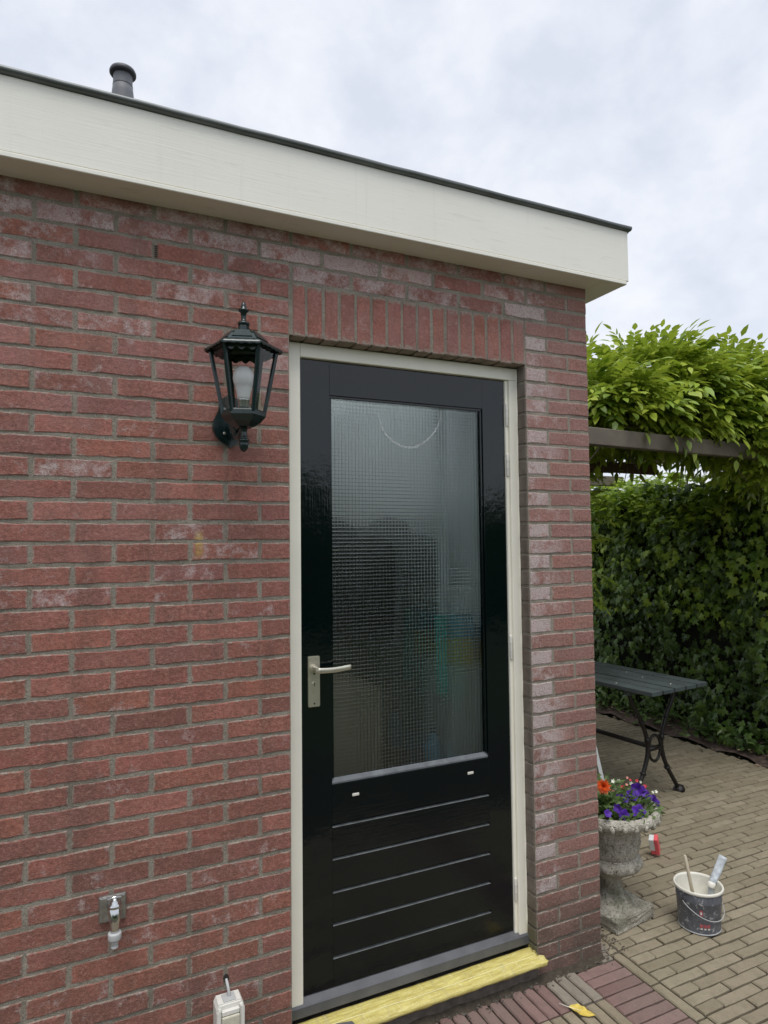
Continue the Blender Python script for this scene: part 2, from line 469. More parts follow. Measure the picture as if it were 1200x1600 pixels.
M['core'] = plain('hedge_inside', (.010, .014, .007), .95)
M['table_paint'] = wood_paint('table_paint', (.075, .092, .095), .36, (8, .6, 8), .25, .3, 20)
M['iron'] = plain('cast_iron', (.014, .011, .010), .5, nz=.3, bump=.3)
def urn_mat():
    t = MT('cast_stone'); p = t.pos(); g = t.noise(p, 150, 5, .7); n1 = t.noise(p, 26, 5, .65); z = t.xyz(p)[2]
    c = t.mix(t.rng(n1, .32, .68), (.36, .325, .26), (.62, .585, .50))
    c = t.mix(t.rng(g, .55, .72), c, (.76, .74, .68))
    c = t.mix(t.rng(g, .46, .30), c, (.09, .085, .065))
    mo = t.mth('MULTIPLY', t.rng(t.mth('ABSOLUTE', t.mth('SUBTRACT', z, .09)), .09, .02), t.rng(t.noise(p, 12, 3), .4, .6))
    c = t.mix(t.mth('MULTIPLY', mo, .7), c, (.075, .085, .035))
    pit = t.rng(t.vor(p, 95), .10, .34); c = t.mix(t.rng(pit, .5, 0, 0, .45), c, (.14, .13, .10))
    t.bump(t.mth('ADD', t.mth('MULTIPLY', pit, .8), t.mth('ADD', g, n1)), 1.0, .008); return t.set(Base_Color=c, Roughness=.92)
M['urn'] = urn_mat()
M['petal'] = plain('purple_petal', (.075, .014, .30), .6, nz=.3, nscale=60)
M['orange'] = plain('orange_petal', (.86, .13, .022), .55, nz=.2, nscale=80)
M['pinkred'] = plain('red_petal', (.62, .05, .07), .55)
M['pink'] = plain('salmon_petal', (.72, .30, .24), .55)
M['white_petal'] = plain('white_petal', (.82, .83, .70), .55)
M['plant'] = leaf_mat('bedding_leaf', (.04, .085, .02), (.08, .15, .035), (.17, .25, .08), .3, .45)
def bucket_mat():
    t = MT('bucket_paint'); p = t.pos(); n1 = t.noise(p, 42, 5, .7, .6); n2 = t.noise(t.scale(p, (1, 1, .35)), 60, 5, .7)
    c = t.mix(t.rng(n2, .35, .7), (.085, .09, .105), (.15, .155, .175))
    c = t.mix(t.rng(n1, .57, .66), c, (.46, .46, .46))
    c = t.mix(t.rng(t.noise(p, 150, 3), .68, .72), c, (.66, .66, .66))
    return t.set(Base_Color=c, Roughness=.42)
M['bucket'] = bucket_mat()
M['white_paint'] = plain('dried_white_paint', (.74, .72, .64), .45, nz=.06, nscale=40, bump=.2)
M['stickwood'] = plain('pale_wood', (.58, .50, .38), .6, nz=.1)
M['red_print'] = plain('red_print', (.45, .10, .11), .6, nz=.4, nscale=120)
M['red_box'] = plain('red_card', (.78, .12, .14), .5, nz=.08)
M['white_card'] = plain('white_card', (.70, .72, .72), .5)
M['fallen'] = plain('yellow_leaf', (.66, .50, .10), .5, nz=.25, nscale=50)
M['room'] = plain('room_wall', (.10, .10, .095), .8)
M['bright_white'] = plain('bright_upper_wall', (.80, .83, .83), .7)  # white upper wall: brightness high in the glass put into the colour
M['room_floor'] = plain('room_floor', (.22, .18, .13), .6, nz=.2)
M['teal'] = plain('teal_cloth', (.03, .40, .34), .8)
M['yellow'] = plain('yellow_pack', (.46, .38, .08), .6)
M['ltgrey'] = plain('pale_panel', (.36, .38, .36), .5)
M['blue'] = plain('blue_pack', (.10, .28, .42), .6)
M['coat'] = plain('dark_cloth', (.018, .019, .022), .9, nz=.3)
M['card'] = plain('cardboard', (.26, .20, .14), .8)
M['smear'] = plain('white_smear', (.75, .77, .77), .6)
M['weep'] = plain('weep_vent', (.20, .13, .09), .7)

# ------------------------------------------------------------------ dimensions
CH = 0.062; MOD = 0.2181; JT = 0.0098
W0 = 0.967                 # opening width
XE = 1.284                 # house corner
ZJ0 = 41 * CH              # top of soldier course
ZS = 2.712                 # soffit
BL, BH = MOD - JT, CH - JT

# ------------------------------------------------------------------ ground, paving
g = 400
ground = struct('ground', mesh('ground', [(-g, -g, -.02), (g, -g, -.02), (g, g, -.02), (-g, g, -.02)], [(0, 1, 2, 3)]), M['lawn'])
paving = struct('paving', mesh('paving', [(-3, -2.7, -.013), (3.95, -2.7, -.013), (3.95, 6, -.013), (-3, 6, -.013)], [(0, 1, 2, 3)]), M['sand'])

def paver_vf(L, Wd, seed, H=.05):
    r_ = random.Random(seed); j = lambda a: r_.uniform(-a, a)
    hx, hy = L / 2, Wd / 2
    n = 4; out = []
    for k in range(n): out.append((-hx + L * k / n + (j(.004) if k else 0), -hy + j(.0012)))
    out.append((hx, -hy)); 
    for k in range(n): 
        if k: out.append((hx - L * k / n + j(.004), hy + j(.0012)))
        else: out.append((hx, hy))
    out.append((-hx, hy))
    out = [(x + j(.0012), y + j(.0012)) for x, y in out]
    m_ = len(out); tz = [j(.0008) for _ in out]
    V = [(x * (1 - .0045 / hx), y * (1 - .0045 / hy), tz[i]) for i, (x, y) in enumerate(out)] + \
        [(x, y, -.0045) for x, y in out] + [(x, y, -H) for x, y in out]
    F = [tuple(range(m_))]
    for i in range(m_):
        k = (i + 1) % m_
        F.append((i, i + m_, k + m_, k)); F.append((i + m_, i + 2 * m_, k + 2 * m_, k + m_))
    return V, F
PL, PW, PJ = .200, .0495, .0035
pm = {}
for kind in ('paver', 'paver_red', 'paver_grey'):
    pm[kind] = []
    for s_ in range(7):
        V, F = paver_vf(PL - .005, PW - .0062, s_)
        me = mesh(kind, V, F); me.materials.append(M[kind]); pm[kind].append((me, V, F))
spots = []      # x,y,rot,kind,length scale
def put(x, y, rot, kind, sx=1.0): spots.append((x, y, rot, kind, sx))
r2 = random.Random(5)
# threshold strip of purple clinkers, square to the wall
x = -1.6
while x < 1.112:
    k = 'paver_red' if x < .93 else 'paver_grey'
    put(x + PW / 2, -.078 + r2.uniform(-.003, .003), math.pi / 2, k); x += .0505
# beige clinkers beyond, same direction
x = -1.6
while x < 1.112:
    for q in range(6):
        put(x + PW / 2, -.078 - .2035 * (q + 1) - (.02 if int(x * 20) % 2 else 0) * 0, math.pi / 2, 'paver')
    x += .0505
# purple panel in front of the pier, laid along the wall
y = -.003
while y > -1.3:
    put(1.222, y, 0, 'paver_red' if y < -.03 else 'paver_grey'); y -= .0505
# single edging row
y = .1
while y > -1.3:
    put(1.349, y, math.pi / 2, 'paver'); y -= .2035
# patio, half bond along the wall direction
row = 0; y = -1.25
while y < 4.6:
    x = 1.376 + (0 if row % 2 == 0 else -.1015)
    while x < 3.92:
        a, b = x, x + .2
        if a < 1.376: a = 1.376
        if b > 3.93: b = 3.93
        if b - a > .03:
            put((a + b) / 2, y + r2.uniform(-.0015, .0015), 0, 'paver', (b - a) / .2)
        x += .2035
    y += .0512; row += 1
# side strip along the house
y = .02
while y < 4.6:
    put(1.330, y + .1, math.pi / 2, 'paver_grey'); y += .2035
spots = [s_ for s_ in spots if not (s_[0] < XE - .02 and s_[1] > .05)]
scored = []
for i, s_ in enumerate(spots):
    p = pix((s_[0], s_[1], 0))
    vis = p is not None and -20 < p[0] < 1225 and p[1] < 1625 and p[0] > 800 - (p[1] - 1480) * 3 and not (s_[1] > .1 and p[0] < 925)
    scored.append((-(1 / p[2] ** 2 * (CAM.z / p[2])) if vis else 1, i))
scored.sort(); single = {i for sc, i in scored[:296] if sc < 0}
rest = {'paver': [], 'paver_red': [], 'paver_grey': []}
for i, (x, y, rot, kind, sx) in enumerate(spots):
    v = r2.randrange(7); me, V, F = pm[kind][v]
    tz = r2.uniform(-.0022, .0016); ra = rot + r2.uniform(-.009, .009)
    tx, ty = r2.uniform(-.006, .006), r2.uniform(-.01, .01)
    if i in single:
        o = obj('paver', me, None, paving, (x, y, tz), (ty, tx * .3, ra)); o.scale = (sx, 1, 1)
    else:
        mt = Matrix.Translation((x, y, tz)) @ Matrix.Rotation(ra, 4, 'Z') @ Matrix.Diagonal((sx, 1, 1, 1))
        rest[kind].append(([mt @ Vector(q) for q in V], F))
for kind, L_ in rest.items():
    if L_:
        V, F = merge(L_); o = obj('paver_field', mesh('paver_field', V, F), M[kind], paving); o['kind'] = 'stuff'
# soil bed at the hedge
bm = bmesh.new(); bmesh.ops.create_grid(bm, x_segments=24, y_segments=90, size=1)
for v in bm.verts:
    X = 3.94 + (v.co.x + 1) * .9; Y = 2 + v.co.y * 4.5
    v.co = (X, Y, .004 + .05 * min(1, (X - 3.94) / .5) + .018 * math.sin(X * 23 + Y * 17) * math.sin(Y * 31 - X * 9) + random.uniform(0, .012))
struct('soil_bed', from_bm('soil_bed', bm, True), M['soil'])

# ------------------------------------------------------------------ house
house = thing('house', 'red brick house extension with flat roof, cream fascia and black glazed door', 'house', (0, 0, 0))
RC = .0020                                     # mortar recess
bm = bmesh.new()
bbox(bm, -2.6, 0.0, RC, .27, -.05, 2.9)
bbox(bm, W0 + .0, XE - RC, RC, .27, -.05, 2.9)
bbox(bm, 0.0, W0, RC, .10, ZJ0 - 3 * CH + .008, 2.9)
bbox(bm, 0.0, W0, .10, .27, ZJ0 - 3 * CH + .03, 2.9)
bbox(bm, XE - .27, XE - RC, .2702, 4.2, -.05, 2.7)
wall = obj('wall', from_bm('wall', bm), M['mortar'], house)

def brick_vf(L, H, D, seed):
    """front at y=0, centred in x,z; slightly irregular arrises"""
    r_ = random.Random(seed); j = lambda a: r_.uniform(-a, a)
    nx = max(2, int(round(L / .035))); hx, hz = L / 2, H / 2
    out = [(-hx, -hz)]
    out += [(-hx + L * k / nx + j(.005), -hz + j(.0022)) for k in range(1, nx)]
    out += [(hx, -hz), (hx + j(.0012), j(.008)), (hx, hz)]
    out += [(hx - L * k / nx + j(.005), hz + j(.0022)) for k in range(1, nx)]
    out += [(-hx, hz), (-hx + j(.0012), j(.008))]
    out = [(x + j(.0011), z + j(.0011)) for x, z in out]
    m_ = len(out); b = .0032
    tilt = j(.0008)
    V = [(x * (1 - b / hx), j(.0004) + tilt * x / hx, z * (1 - b / hz)) for x, z in out] + [(x, b * .8, z) for x, z in out] + [(x, D, z) for x, z in out]
    F = [tuple(range(m_))]
    for i in range(m_):
        k = (i + 1) % m_
        F.append((i, i + m_, k + m_, k)); F.append((i + m_, i + 2 * m_, k + 2 * m_, k + m_))
    return V, F
bcache = {}
def brick_mesh(L, H, D, v):
    key = (round(L, 3), round(H, 3), round(D, 3), v)
    if key not in bcache:
        V, F = brick_vf(L, H, D, hash(key) & 0xffff); me = mesh('brick', V, F); me.materials.append(M['brick']); bcache[key] = (me, V, F)
    return bcache[key]
bsp = []        # x0,x1,z0,z1,depth,eff
r3 = random.Random(21)
def brick(x0, x1, z0, z1, D=.055, bloom_sheen=0.): bsp.append((x0, x1, z0, z1, D, bloom_sheen))
for k in range(-3, 42):
    zt = ZJ0 - k * CH - JT / 2; zb = zt - BH
    top = max(0, min(1, (2.75 - zt) / .5))
    he = lambda: max(0, min(1, r3.gauss(.12 + .35 * max(0, (zt - 2.0) / .6), .16)))
    # left field: ends at the frame (k even: half brick at the frame)
    xs = [0.0, -.101 if k % 2 == 0 else -.2105]
    while xs[-1] > -2.4: xs.append(xs[-1] - MOD)
    if k >= 0:
        for a, b in zip(xs[1:], xs[:-1]):
            brick(a + JT / 2, b - (JT / 2 if b < -.01 else .001), zb, zt, .055, he())
        # pier: even = stretcher + header, odd = header + stretcher
        if k % 2:
            j1 = W0 + MOD / 2 - JT / 2
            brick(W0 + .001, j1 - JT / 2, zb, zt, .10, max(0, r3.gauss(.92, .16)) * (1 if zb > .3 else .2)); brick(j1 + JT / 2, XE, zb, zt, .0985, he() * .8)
        else:
            j1 = W0 + MOD - JT / 2
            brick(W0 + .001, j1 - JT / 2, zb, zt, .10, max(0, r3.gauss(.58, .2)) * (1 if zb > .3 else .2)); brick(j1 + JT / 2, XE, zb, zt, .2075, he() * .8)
    else:
        xr = [x_ for x_ in xs[1:]][::-1]
        while xr[-1] + MOD < .78: xr.append(xr[-1] + MOD)
        end = [W0 + MOD / 2 - JT / 2, XE + JT / 2] if k % 2 else [W0 + MOD - JT / 2, XE + JT / 2]
        gap = end[0] - xr[-1]; n_ = max(1, int(round(gap / MOD)))
        xr += [xr[-1] + gap * (q + 1) / n_ for q in range(n_)][:n_]
        xr.append(end[1])
        for a, b in zip(xr[:-1], xr[1:]):
            brick(a + JT / 2, b - JT / 2, zb, zt, .0985 if b > 1.27 else .055, he() * 1.2)
sp = W0 / 16
for q in range(16):
    brick(q * sp + .005 + (.009 if q == 0 else 0), (q + 1) * sp - .005, ZJ0 - 3 * CH + r3.uniform(.003, .006), ZJ0 - JT / 2, .10, r3.uniform(.0, .35))
bst = []
for (x0, x1, z0, z1, D, bloom_sheen) in bsp:
    vis = False
    for cx_, cz_ in ((x0, z0), (x0, z1), (x1, z0), (x1, z1)):
        p = pix((cx_, 0, cz_))
        if p and 2 < p[0] < 1200 and 0 < p[1] < 1598: vis = True
    if z0 > ZS: vis = False
    me, V, F = brick_mesh(x1 - x0, z1 - z0, D, r3.randrange(6))
    ry = r3.gauss(0, .0012)
    loc = ((x0 + x1) / 2, -.0005 + r3.uniform(-.0014, .0012), (z0 + z1) / 2 + r3.uniform(-.0007, .0007))
    rt = (r3.gauss(0, .004), r3.gauss(0, .0035), r3.gauss(0, .003))
    if vis:
        o = obj('brick', me, None, wall, loc, rt); o['bloom_sheen'] = float(bloom_sheen)
    else:
        mt = Matrix.Translation(loc); bst.append(([mt @ Vector(v) for v in V], F))
# side wall bricks, round the corner and out of sight from the front
for k in range(-3, 42):
    zt = ZJ0 - k * CH - JT / 2; zb = zt - BH
    ys = .1 + JT if k % 2 else .2075 + JT
    while ys < 4.1:
        if True:
            V, F = brick_vf(BL, BH, .05, int(ys * 50) % 6)
            mt = Matrix.Translation((XE, ys + BL / 2, (zb + zt) / 2)) @ Matrix.Rotation(math.pi / 2, 4, 'Z')
            bst.append(([mt @ Vector(v) for v in V], F))
        ys += MOD
V, F = merge(bst); o = obj('brick_field', mesh('brick_field', V, F), M['brick'], wall); o['kind'] = 'stuff'
# dirty pointing on the right reveal
bm = bmesh.new()
for k in range(0, 38):
    zt = ZJ0 - 3 * CH - k * CH - .004
    bbox(bm, W0 - .0045 + r3.uniform(-.001, .001), W0 + .004, .0045, .060, zt - CH + .009, zt, .002)
obj('jamb_pointing', from_bm('jamb_pointing', bm), M['jamb'], wall)
# weep vent
wv = obj('weep_vent', box('weep_vent', -.4285, -.4175, -.0005, .02, 2.549, 2.589), M['weep'], wall)
bm = bmesh.new()
for q in range(6): bbox(bm, -.4270, -.4190, -.0022, -.0004, 2.5515 + q * .0062, 2.5548 + q * .0062)
obj('weep_slots', from_bm('weep_slots', bm), M['dark_hole'], wall)
# mortar crumbs and dirt along the foot of the wall
def crumbs():
    parts = []
    for q in range(650):
        if q < 420: X = r3.uniform(.15, 1.3); Y = -abs(r3.gauss(0, .022)) - .002
        else: X = r3.uniform(1.285, 1.42); Y = r3.uniform(-.02, .25)
        s_ = r3.uniform(.0015, .006)
        v = [(X + r3.uniform(-s_, s_) * 1.5, Y + r3.uniform(-s_, s_), .001 + r3.uniform(-.4, 1) * s_) for _ in range(6)]
        parts.append((v, [(0, 1, 2), (0, 2, 3), (0, 3, 4), (1, 4, 5), (2, 3, 5), (0, 1, 4), (1, 2, 5), (3, 4, 5)]))
    return merge(parts)
V, F = crumbs(); o = obj('mortar_crumbs', mesh('mortar_crumbs', V, F), M['mortar']); o['kind'] = 'stuff'
tag(o, 'loose mortar crumbs and grit along the foot of the brick pier', 'grit')
V, F = [], []
nx_ = 90
for i in range(nx_ + 1):
    X = -1.5 + (XE + 1.5) * i / nx_
    w_ = .016 + .014 * math.sin(i * 1.7) * math.sin(i * .61) + r3.uniform(0, .012)
    V += [(X, .01, .014 + r3.uniform(0, .012)), (X, -.004, .010 + r3.uniform(0, .008)), (X, -.008 - w_, -.003)]
    if i: a = (i - 1) * 3; F += [(a, a + 1, a + 4, a + 3), (a + 1, a + 2, a + 5, a + 4)]
o = struct('dirt_fillet', mesh('dirt_fillet', V, F, True), M['sand'])

# -- roof edge
FX0, FX1, FY = -2.6, 1.402, -.108
bm = bmesh.new()
RX0, RX1, RY0, RY1 = .05, .99, .50, 2.45
bbox(bm, FX0, FX1 - .002, FY + .018, RY0, ZS + .012, 2.925); bbox(bm, FX0, FX1 - .002, RY1, 4.2, ZS + .012, 2.925)
bbox(bm, FX0, RX0, RY0, RY1, ZS + .012, 2.925); bbox(bm, RX1, FX1 - .002, RY0, RY1, ZS + .012, 2.925)
roof = obj('roof', from_bm('roof', bm), M['bitumen'], house)
obj('fascia_board', box('fascia_board', FX0, FX1, FY, FY + .018, ZS + .017, 2.938, .0015), M['cream'], roof)
obj('fascia_board', box('fascia_board', FX1 - .002, FX1 + .016, FY + .0005, 4.2, ZS + .017, 2.938, .0015), M['cream'], roof)
bm = bmesh.new()
bbox(bm, FX0, FX1 + .002, FY - .0035, FY + .022, ZS, ZS + .0145, .002)
obj('drip_strip', from_bm('drip_strip', bm), M['cream'], roof)
obj('soffit_board', box('soffit_board', FX0, XE + .001, FY + .022, .003, ZS + .001, ZS + .0145), M['cream'], roof)
obj('soffit_board', box('soffit_board', XE + .0015, FX1 - .001, FY + .022, 4.2, ZS + .0005, ZS + .0145), M['cream'], roof)
# rounded metal trim, front and side run
def trim(p0, p1, outv):
    p0, p1, ov = Vector(p0), Vector(p1), Vector(outv)
    prof = []
    for q in range(9):
        a = math.pi * (.5 - q / 8 * 1.0); prof.append((.010 * math.cos(a) + .006, .010 + .010 * math.sin(a)))
    prof = [(-.09, .014)] + prof + [(-.004, 0.0), (-.006, -.003), (-.09, -.003)]
    V, F = [], []; n_ = len(prof); segs = 40
    for s_ in range(segs + 1):
        b_ = p0.lerp(p1, s_ / segs); wob = .0012 * math.sin(s_ * 1.9) * math.sin(s_ * .7)
        for a_, z_ in prof: V.append(b_ + ov * a_ + Vector((0, 0, z_ + wob)))
    for s_ in range(segs):
        for q in range(n_):
            a = s_ * n_ + q; b = s_ * n_ + (q + 1) % n_; F.append((a, b, b + n_, a + n_))
    F.append(tuple(range(n_))); F.append(tuple(range(segs * n_, segs * n_ + n_)))
    bm_ = bmesh.new(); me = mesh('roof_trim', V, F); bm_.from_mesh(me); return from_bm('roof_trim', bm_, True)
obj('roof_trim', trim((FX0, FY, 2.939), (FX1 + .026, FY, 2.939), (0, -1, 0)), M['cap'], roof)
obj('roof_trim', trim((FX1 + .016, FY + .01, 2.940), (FX1 + .016, 4.2, 2.940), (1, 0, 0)), M['cap'], roof)
# rooflight, unseen: added to light the room behind the glass
bm = bmesh.new()
bbox(bm, RX0 - .04, RX1 + .04, RY0 - .04, RY0, 2.60, 3.02); bbox(bm, RX0 - .04, RX1 + .04, RY1, RY1 + .04, 2.60, 3.02)
bbox(bm, RX0 - .04, RX0, RY0, RY1, 2.60, 3.02); bbox(bm, RX1, RX1 + .04, RY0, RY1, 2.60, 3.02)
obj('added_rooflight_curb', from_bm('added_rooflight_curb', bm), M['white_plastic'], roof)
obj('added_rooflight_pane', box('added_rooflight_pane', RX0 - .03, RX1 + .03, RY0 - .03, RY1 + .03, 3.0205, 3.0265), thin_glass('added_rooflight_glass'), roof)
# roof vent
VX, VY = -.464, 1.03
vent = obj('vent_pipe', lathe('vent_pipe', [(.050, 2.92), (.050, 3.60), (.050, 3.66), (.047, 3.71), (.043, 3.745), (.0425, 3.7455), (.0425, 3.749), (.0425, 3.7495), (.041, 3.79), (.0405, 3.80)], 32), M['pvc'], roof, (VX, VY, 0))
obj('vent_band', lathe('vent_band', [(.0432, 3.7445), (.0436, 3.746), (.0436, 3.749), (.0428, 3.7505)], 32), M['pvc_dark'], roof, (VX, VY, 0))
obj('vent_cap', lathe('vent_cap', [(.036, 3.797), (.054, 3.799), (.0575, 3.804), (.0575, 3.812), (.053, 3.822), (.02, 3.828)], 32), M['pvc_dark'], roof, (VX, VY, 0))

# -- door frame
YF = .053
zh0, zh1 = 2.308, 2.357
frame = obj('door_frame', box('door_frame', -.03, .055, YF, .16, .146, zh1, .003, 2), M['frame'], house)
obj('frame_jamb', box('frame_jamb', .9245, W0 - .0055, YF, .16, .146, zh0 - .0005, .003, 2), M['frame'], frame)
obj('frame_head', box('frame_head', .0552, W0 - .0055, YF + .0006, .16, zh0, zh1, .003, 2), M['frame'], frame)
obj('door_stop', box('door_stop', .9105, .9243, YF + .009, .16, .150, zh0 - .001, .003, 2), M['frame'], frame)
obj('sealant_bead', tube('sealant_bead', [(W0 - .0058, YF + .001, z_) for z_ in np.linspace(.15, 2.355, 40)], [.0032 + .0012 * math.sin(i * 2.3) for i in range(40)], 6), M['frame'], frame)
obj('sealant_bead', tube('sealant_bead', [(.003, YF - .002 + .002 * math.sin(i * 1.3), z_) for i, z_ in enumerate(np.linspace(.15, 2.35, 46))], [.004 + .0018 * math.sin(i * 2.7) * math.sin(i) for i in range(46)], 6), M['frame'], frame)
# sill and step
bm = bmesh.new()
prof = [(.049, .1085), (.046, .112), (.046, .143), (.050, .148), (.074, .160), (.16, .160), (.16, .1085)]
for xx in (-.02, W0 + .002):
    for (yy, zz) in prof: bm.verts.new((xx, yy, zz))
bm.verts.ensure_lookup_table(); n_ = len(prof)
for i in range(n_): bm.faces.new([bm.verts[q] for q in (i, (i + 1) % n_, (i + 1) % n_ + n_, i + n_)])
bm.faces.new(bm.verts[:n_]); bm.faces.new(bm.verts[n_:])
obj('door_sill', from_bm('door_sill', bm), M['sill'], house)
obj('doorstep', box('doorstep', -.02, W0 - .002, -.003, .27, -.04, .074, .004, 2), M['stone'], house)

# -- door leaf
DY, DB = .070, .110
sx0, sx1, lx, rx = .0585, .9095, .1675, .8075
gz0, gz1 = .8345, 2.187
door = obj('door', box('door', sx0, lx, DY, DB, .162, 2.305, .0006), M['black_v'], house)
obj('stile', box('stile', rx, sx1, DY, DB, .162, 2.305, .0006), M['black_v'], door)
obj('top_rail', box('top_rail', lx + .0003, rx - .0003, DY + .0002, DB, gz1, 2.305, .0005), M['black_h'], door)
zs_ = [.162, .258, .367, .476, .586, .696, gz0]
for i in range(6):
    z0, z1 = zs_[i] + (.0026 if i else 0), zs_[i + 1] - (.0030 if i < 5 else 0)
    bm = bmesh.new()
    b1 = .0026 if i < 5 else .0005
    b0 = .0030 if i else .0005
    pr = [(DY + .0001, z0 + b0), (DY + .0001, z1 - b1), (DY + .0105, z1 + (.0012 if i < 5 else 0)), (DB - .002, z1 + (.0012 if i < 5 else 0)), (DB - .002, z0 - (.001 if i else 0)), (DY + .0095, z0 - (.001 if i else 0))]
    for xx in (lx + .0001, rx - .0001):
        for (yy, zz) in pr: bm.verts.new((xx, yy, zz))
    bm.verts.ensure_lookup_table(); n_ = 6
    for q in range(n_): bm.faces.new([bm.verts[w] for w in (q, (q + 1) % n_, (q + 1) % n_ + n_, q + n_)])
    bm.faces.new(bm.verts[:n_]); bm.faces.new(bm.verts[n_:])
    me = from_bm('plank', bm); me.materials.append(M['black_h']); me.materials.append(M['edge'])
    if i < 5:
        for f_ in me.polygons:
            if f_.normal.z > .5 and f_.normal.y < -.05: f_.material_index = 1
    obj('plank', me, None, door)
obj('groove_backing', box('groove_backing', lx + .001, rx - .001, DY + .016, DB - .004, .17, gz0 - .01), M['black_h'], door)
# figured pane: real pillow cells front, flat back
PIT = .0133
px0, px1, pz0, pz1 = lx - .004, rx + .004, gz0 - .004, gz1 + .004
fr_ = np.array([0, .05, .10, .155, .22, .32, .5, .68, .78, .845, .90, .95])
def stops(a_, b_):
    n_ = int((b_ - a_) / PIT); c_ = (np.arange(n_)[:, None] + fr_[None]).ravel() * PIT + a_
    return np.append(c_[c_ < b_], b_)
gx, gz = stops(px0, px1), stops(pz0, pz1); nxp, nzp = len(gx) - 1, len(gz) - 1
XX, ZZ = np.meshgrid(gx, gz)
def cell(v):
    d_ = np.minimum((v / PIT) % 1, 1 - (v / PIT) % 1) * PIT
    return .00085 * np.exp(-(d_ / .0015) ** 2) - .00006 * np.cos(2 * np.pi * v / PIT)
rr_ = np.random.default_rng(2).normal(0, 1, (2, 60)); 
wav = .0009 * np.sin(XX * 9 + ZZ * 3) * np.sin(ZZ * 6 + 1)
hgt = cell(XX - px0) + cell(ZZ - pz0) + wav
ids = np.arange((nxp + 1) * (nzp + 1)).reshape(nzp + 1, nxp + 1)
Fq = np.stack([ids[:-1, :-1], ids[:-1, 1:], ids[1:, 1:], ids[1:, :-1]], -1).reshape(-1, 4)
Vp = np.stack([XX, .0880 - hgt, ZZ], -1).reshape(-1, 3)
nb = len(Vp)
Vb = np.array([(px0, .0925, pz0), (px1, .0925, pz0), (px1, .0925, pz1), (px0, .0925, pz1)])
Vp = np.concatenate([Vp, Vb]); Fq = np.concatenate([Fq, [[nb + 3, nb + 2, nb + 1, nb]]])
obj('glass_pane', big_mesh('glass_pane', Vp, Fq), M['glass'], door)
# beads round the pane (bottom one slopes, with sky reflection put into its grey)
obj('glazing_bead', mesh('glazing_bead', [(x_, y_, z_) for x_ in (lx + .0005, rx - .0005) for y_, z_ in ((DY + .004, gz0 + .0005), (DY + .0045, gz0 + .006), (.0855, gz0 + .019), (.0855, gz0 + .0005))],
    [(0, 1, 5, 4), (1, 2, 6, 5), (2, 3, 7, 6), (3, 0, 4, 7), (0, 3, 2, 1), (4, 5, 6, 7)]), M['bead'], door)
obj('glazing_bead', box('glazing_bead', lx + .0005, rx - .0005, DY + .006, .0853, gz1 - .009, gz1 - .0004, .001), M['black_h'], door)
obj('glazing_bead', box('glazing_bead', lx + .0004, lx + .009, DY + .006, .0852, gz0 + .02, gz1 - .0092, .001), M['black_v'], door)
obj('glazing_bead', box('glazing_bead', rx - .009, rx - .0004, DY + .006, .0852, gz0 + .02, gz1 - .0092, .001), M['black_v'], door)
# drain caps
for xx in (.254, .725):
    obj('drain_cap', box('drain_cap', xx - .013, xx + .013, DY - .0025, DY + .001, .784, .794, .0024, 2), M['hinge'], door)
# hinges
for z0, z1 in ((2.121, 2.216), (1.921, 2.013), (1.199, 1.294), (.272, .362)):
    bm = bmesh.new(); bbox(bm, .9110, .9225, DY - .0135, DY - .001, z0, z1, .0045, 3)
    h = obj('hinge', from_bm('hinge', bm, True), M['hinge'], door)
    bm = bmesh.new()
    for zz in (z0 + (z1 - z0) * .33, z0 + (z1 - z0) * .67): bbox(bm, .9108, .9227, DY - .0137, DY - .001, zz, zz + .0012)
    obj('hinge_gap', from_bm('hinge_gap', bm), M['grey_plastic'], door)
# handle set
pl = obj('handle_plate', prism('handle_plate', [(.0805 + .021 + .021 * a - (.003 * a if abs(b) == 1 else 0), z) for a, b, z in
    ((-1, 0, 1.112), (-1, 1, 1.109), (1, 1, 1.109), (1, 0, 1.112), (1, 0, 1.277), (1, 1, 1.280), (-1, 1, 1.280), (-1, 0, 1.277))], DY - .009, DY + .001, .002), M['nickel'], door)
def lever():
    path = bez([(.1005, DY - .006, 1.239), (.1005, DY - .030, 1.239), (.104, DY - .050, 1.239), (.118, DY - .055, 1.238), (.165, DY - .055, 1.2375), (.218, DY - .052, 1.2415)], 7)
    V, F = [], []
    for i, p in enumerate(path):
        d = (path[min(i + 1, len(path) - 1)] - path[max(i - 1, 0)]).normalized()
        a = d.cross(Vector((0, 0, 1))).normalized(); u = Vector((0, 0, 1)); t = i / (len(path) - 1)
        hw = .0075 if t < .5 else .0060; hh = .0100 - .0018 * t
        for q in range(12):
            an = 2 * math.pi * q / 12; ca, sa = math.cos(an), math.sin(an)
            sq = lambda c: math.copysign(abs(c) ** .45, c)
            V.append(p + a * hw * sq(ca) + u * hh * sq(sa))
    n_ = 12
    for i in range(len(path) - 1):
        for q in range(n_): F.append((i * n_ + q, i * n_ + (q + 1) % n_, (i + 1) * n_ + (q + 1) % n_, (i + 1) * n_ + q))
    F.append(tuple(range(n_))[::-1]); F.append(tuple(range((len(path) - 1) * n_, len(path) * n_)))
    return mesh('lever', V, F, True)
obj('lever_handle', lever(), M['nickel'], door)
obj('lever_collar', prism('lever_collar', [(.1005 + .0135 * math.cos(a), 1.239 + .0135 * math.sin(a)) for a in np.linspace(0, 2 * math.pi, 20, endpoint=False)], DY - .014, DY - .008, .001), M['nickel'], door)
key = [(.1015 + .0085 * math.cos(a), 1.186 + .0085 * math.sin(a)) for a in np.linspace(R(-60), R(240), 16)] + [(.0968, 1.160), (.0985, 1.157), (.1045, 1.157), (.1062, 1.160)]
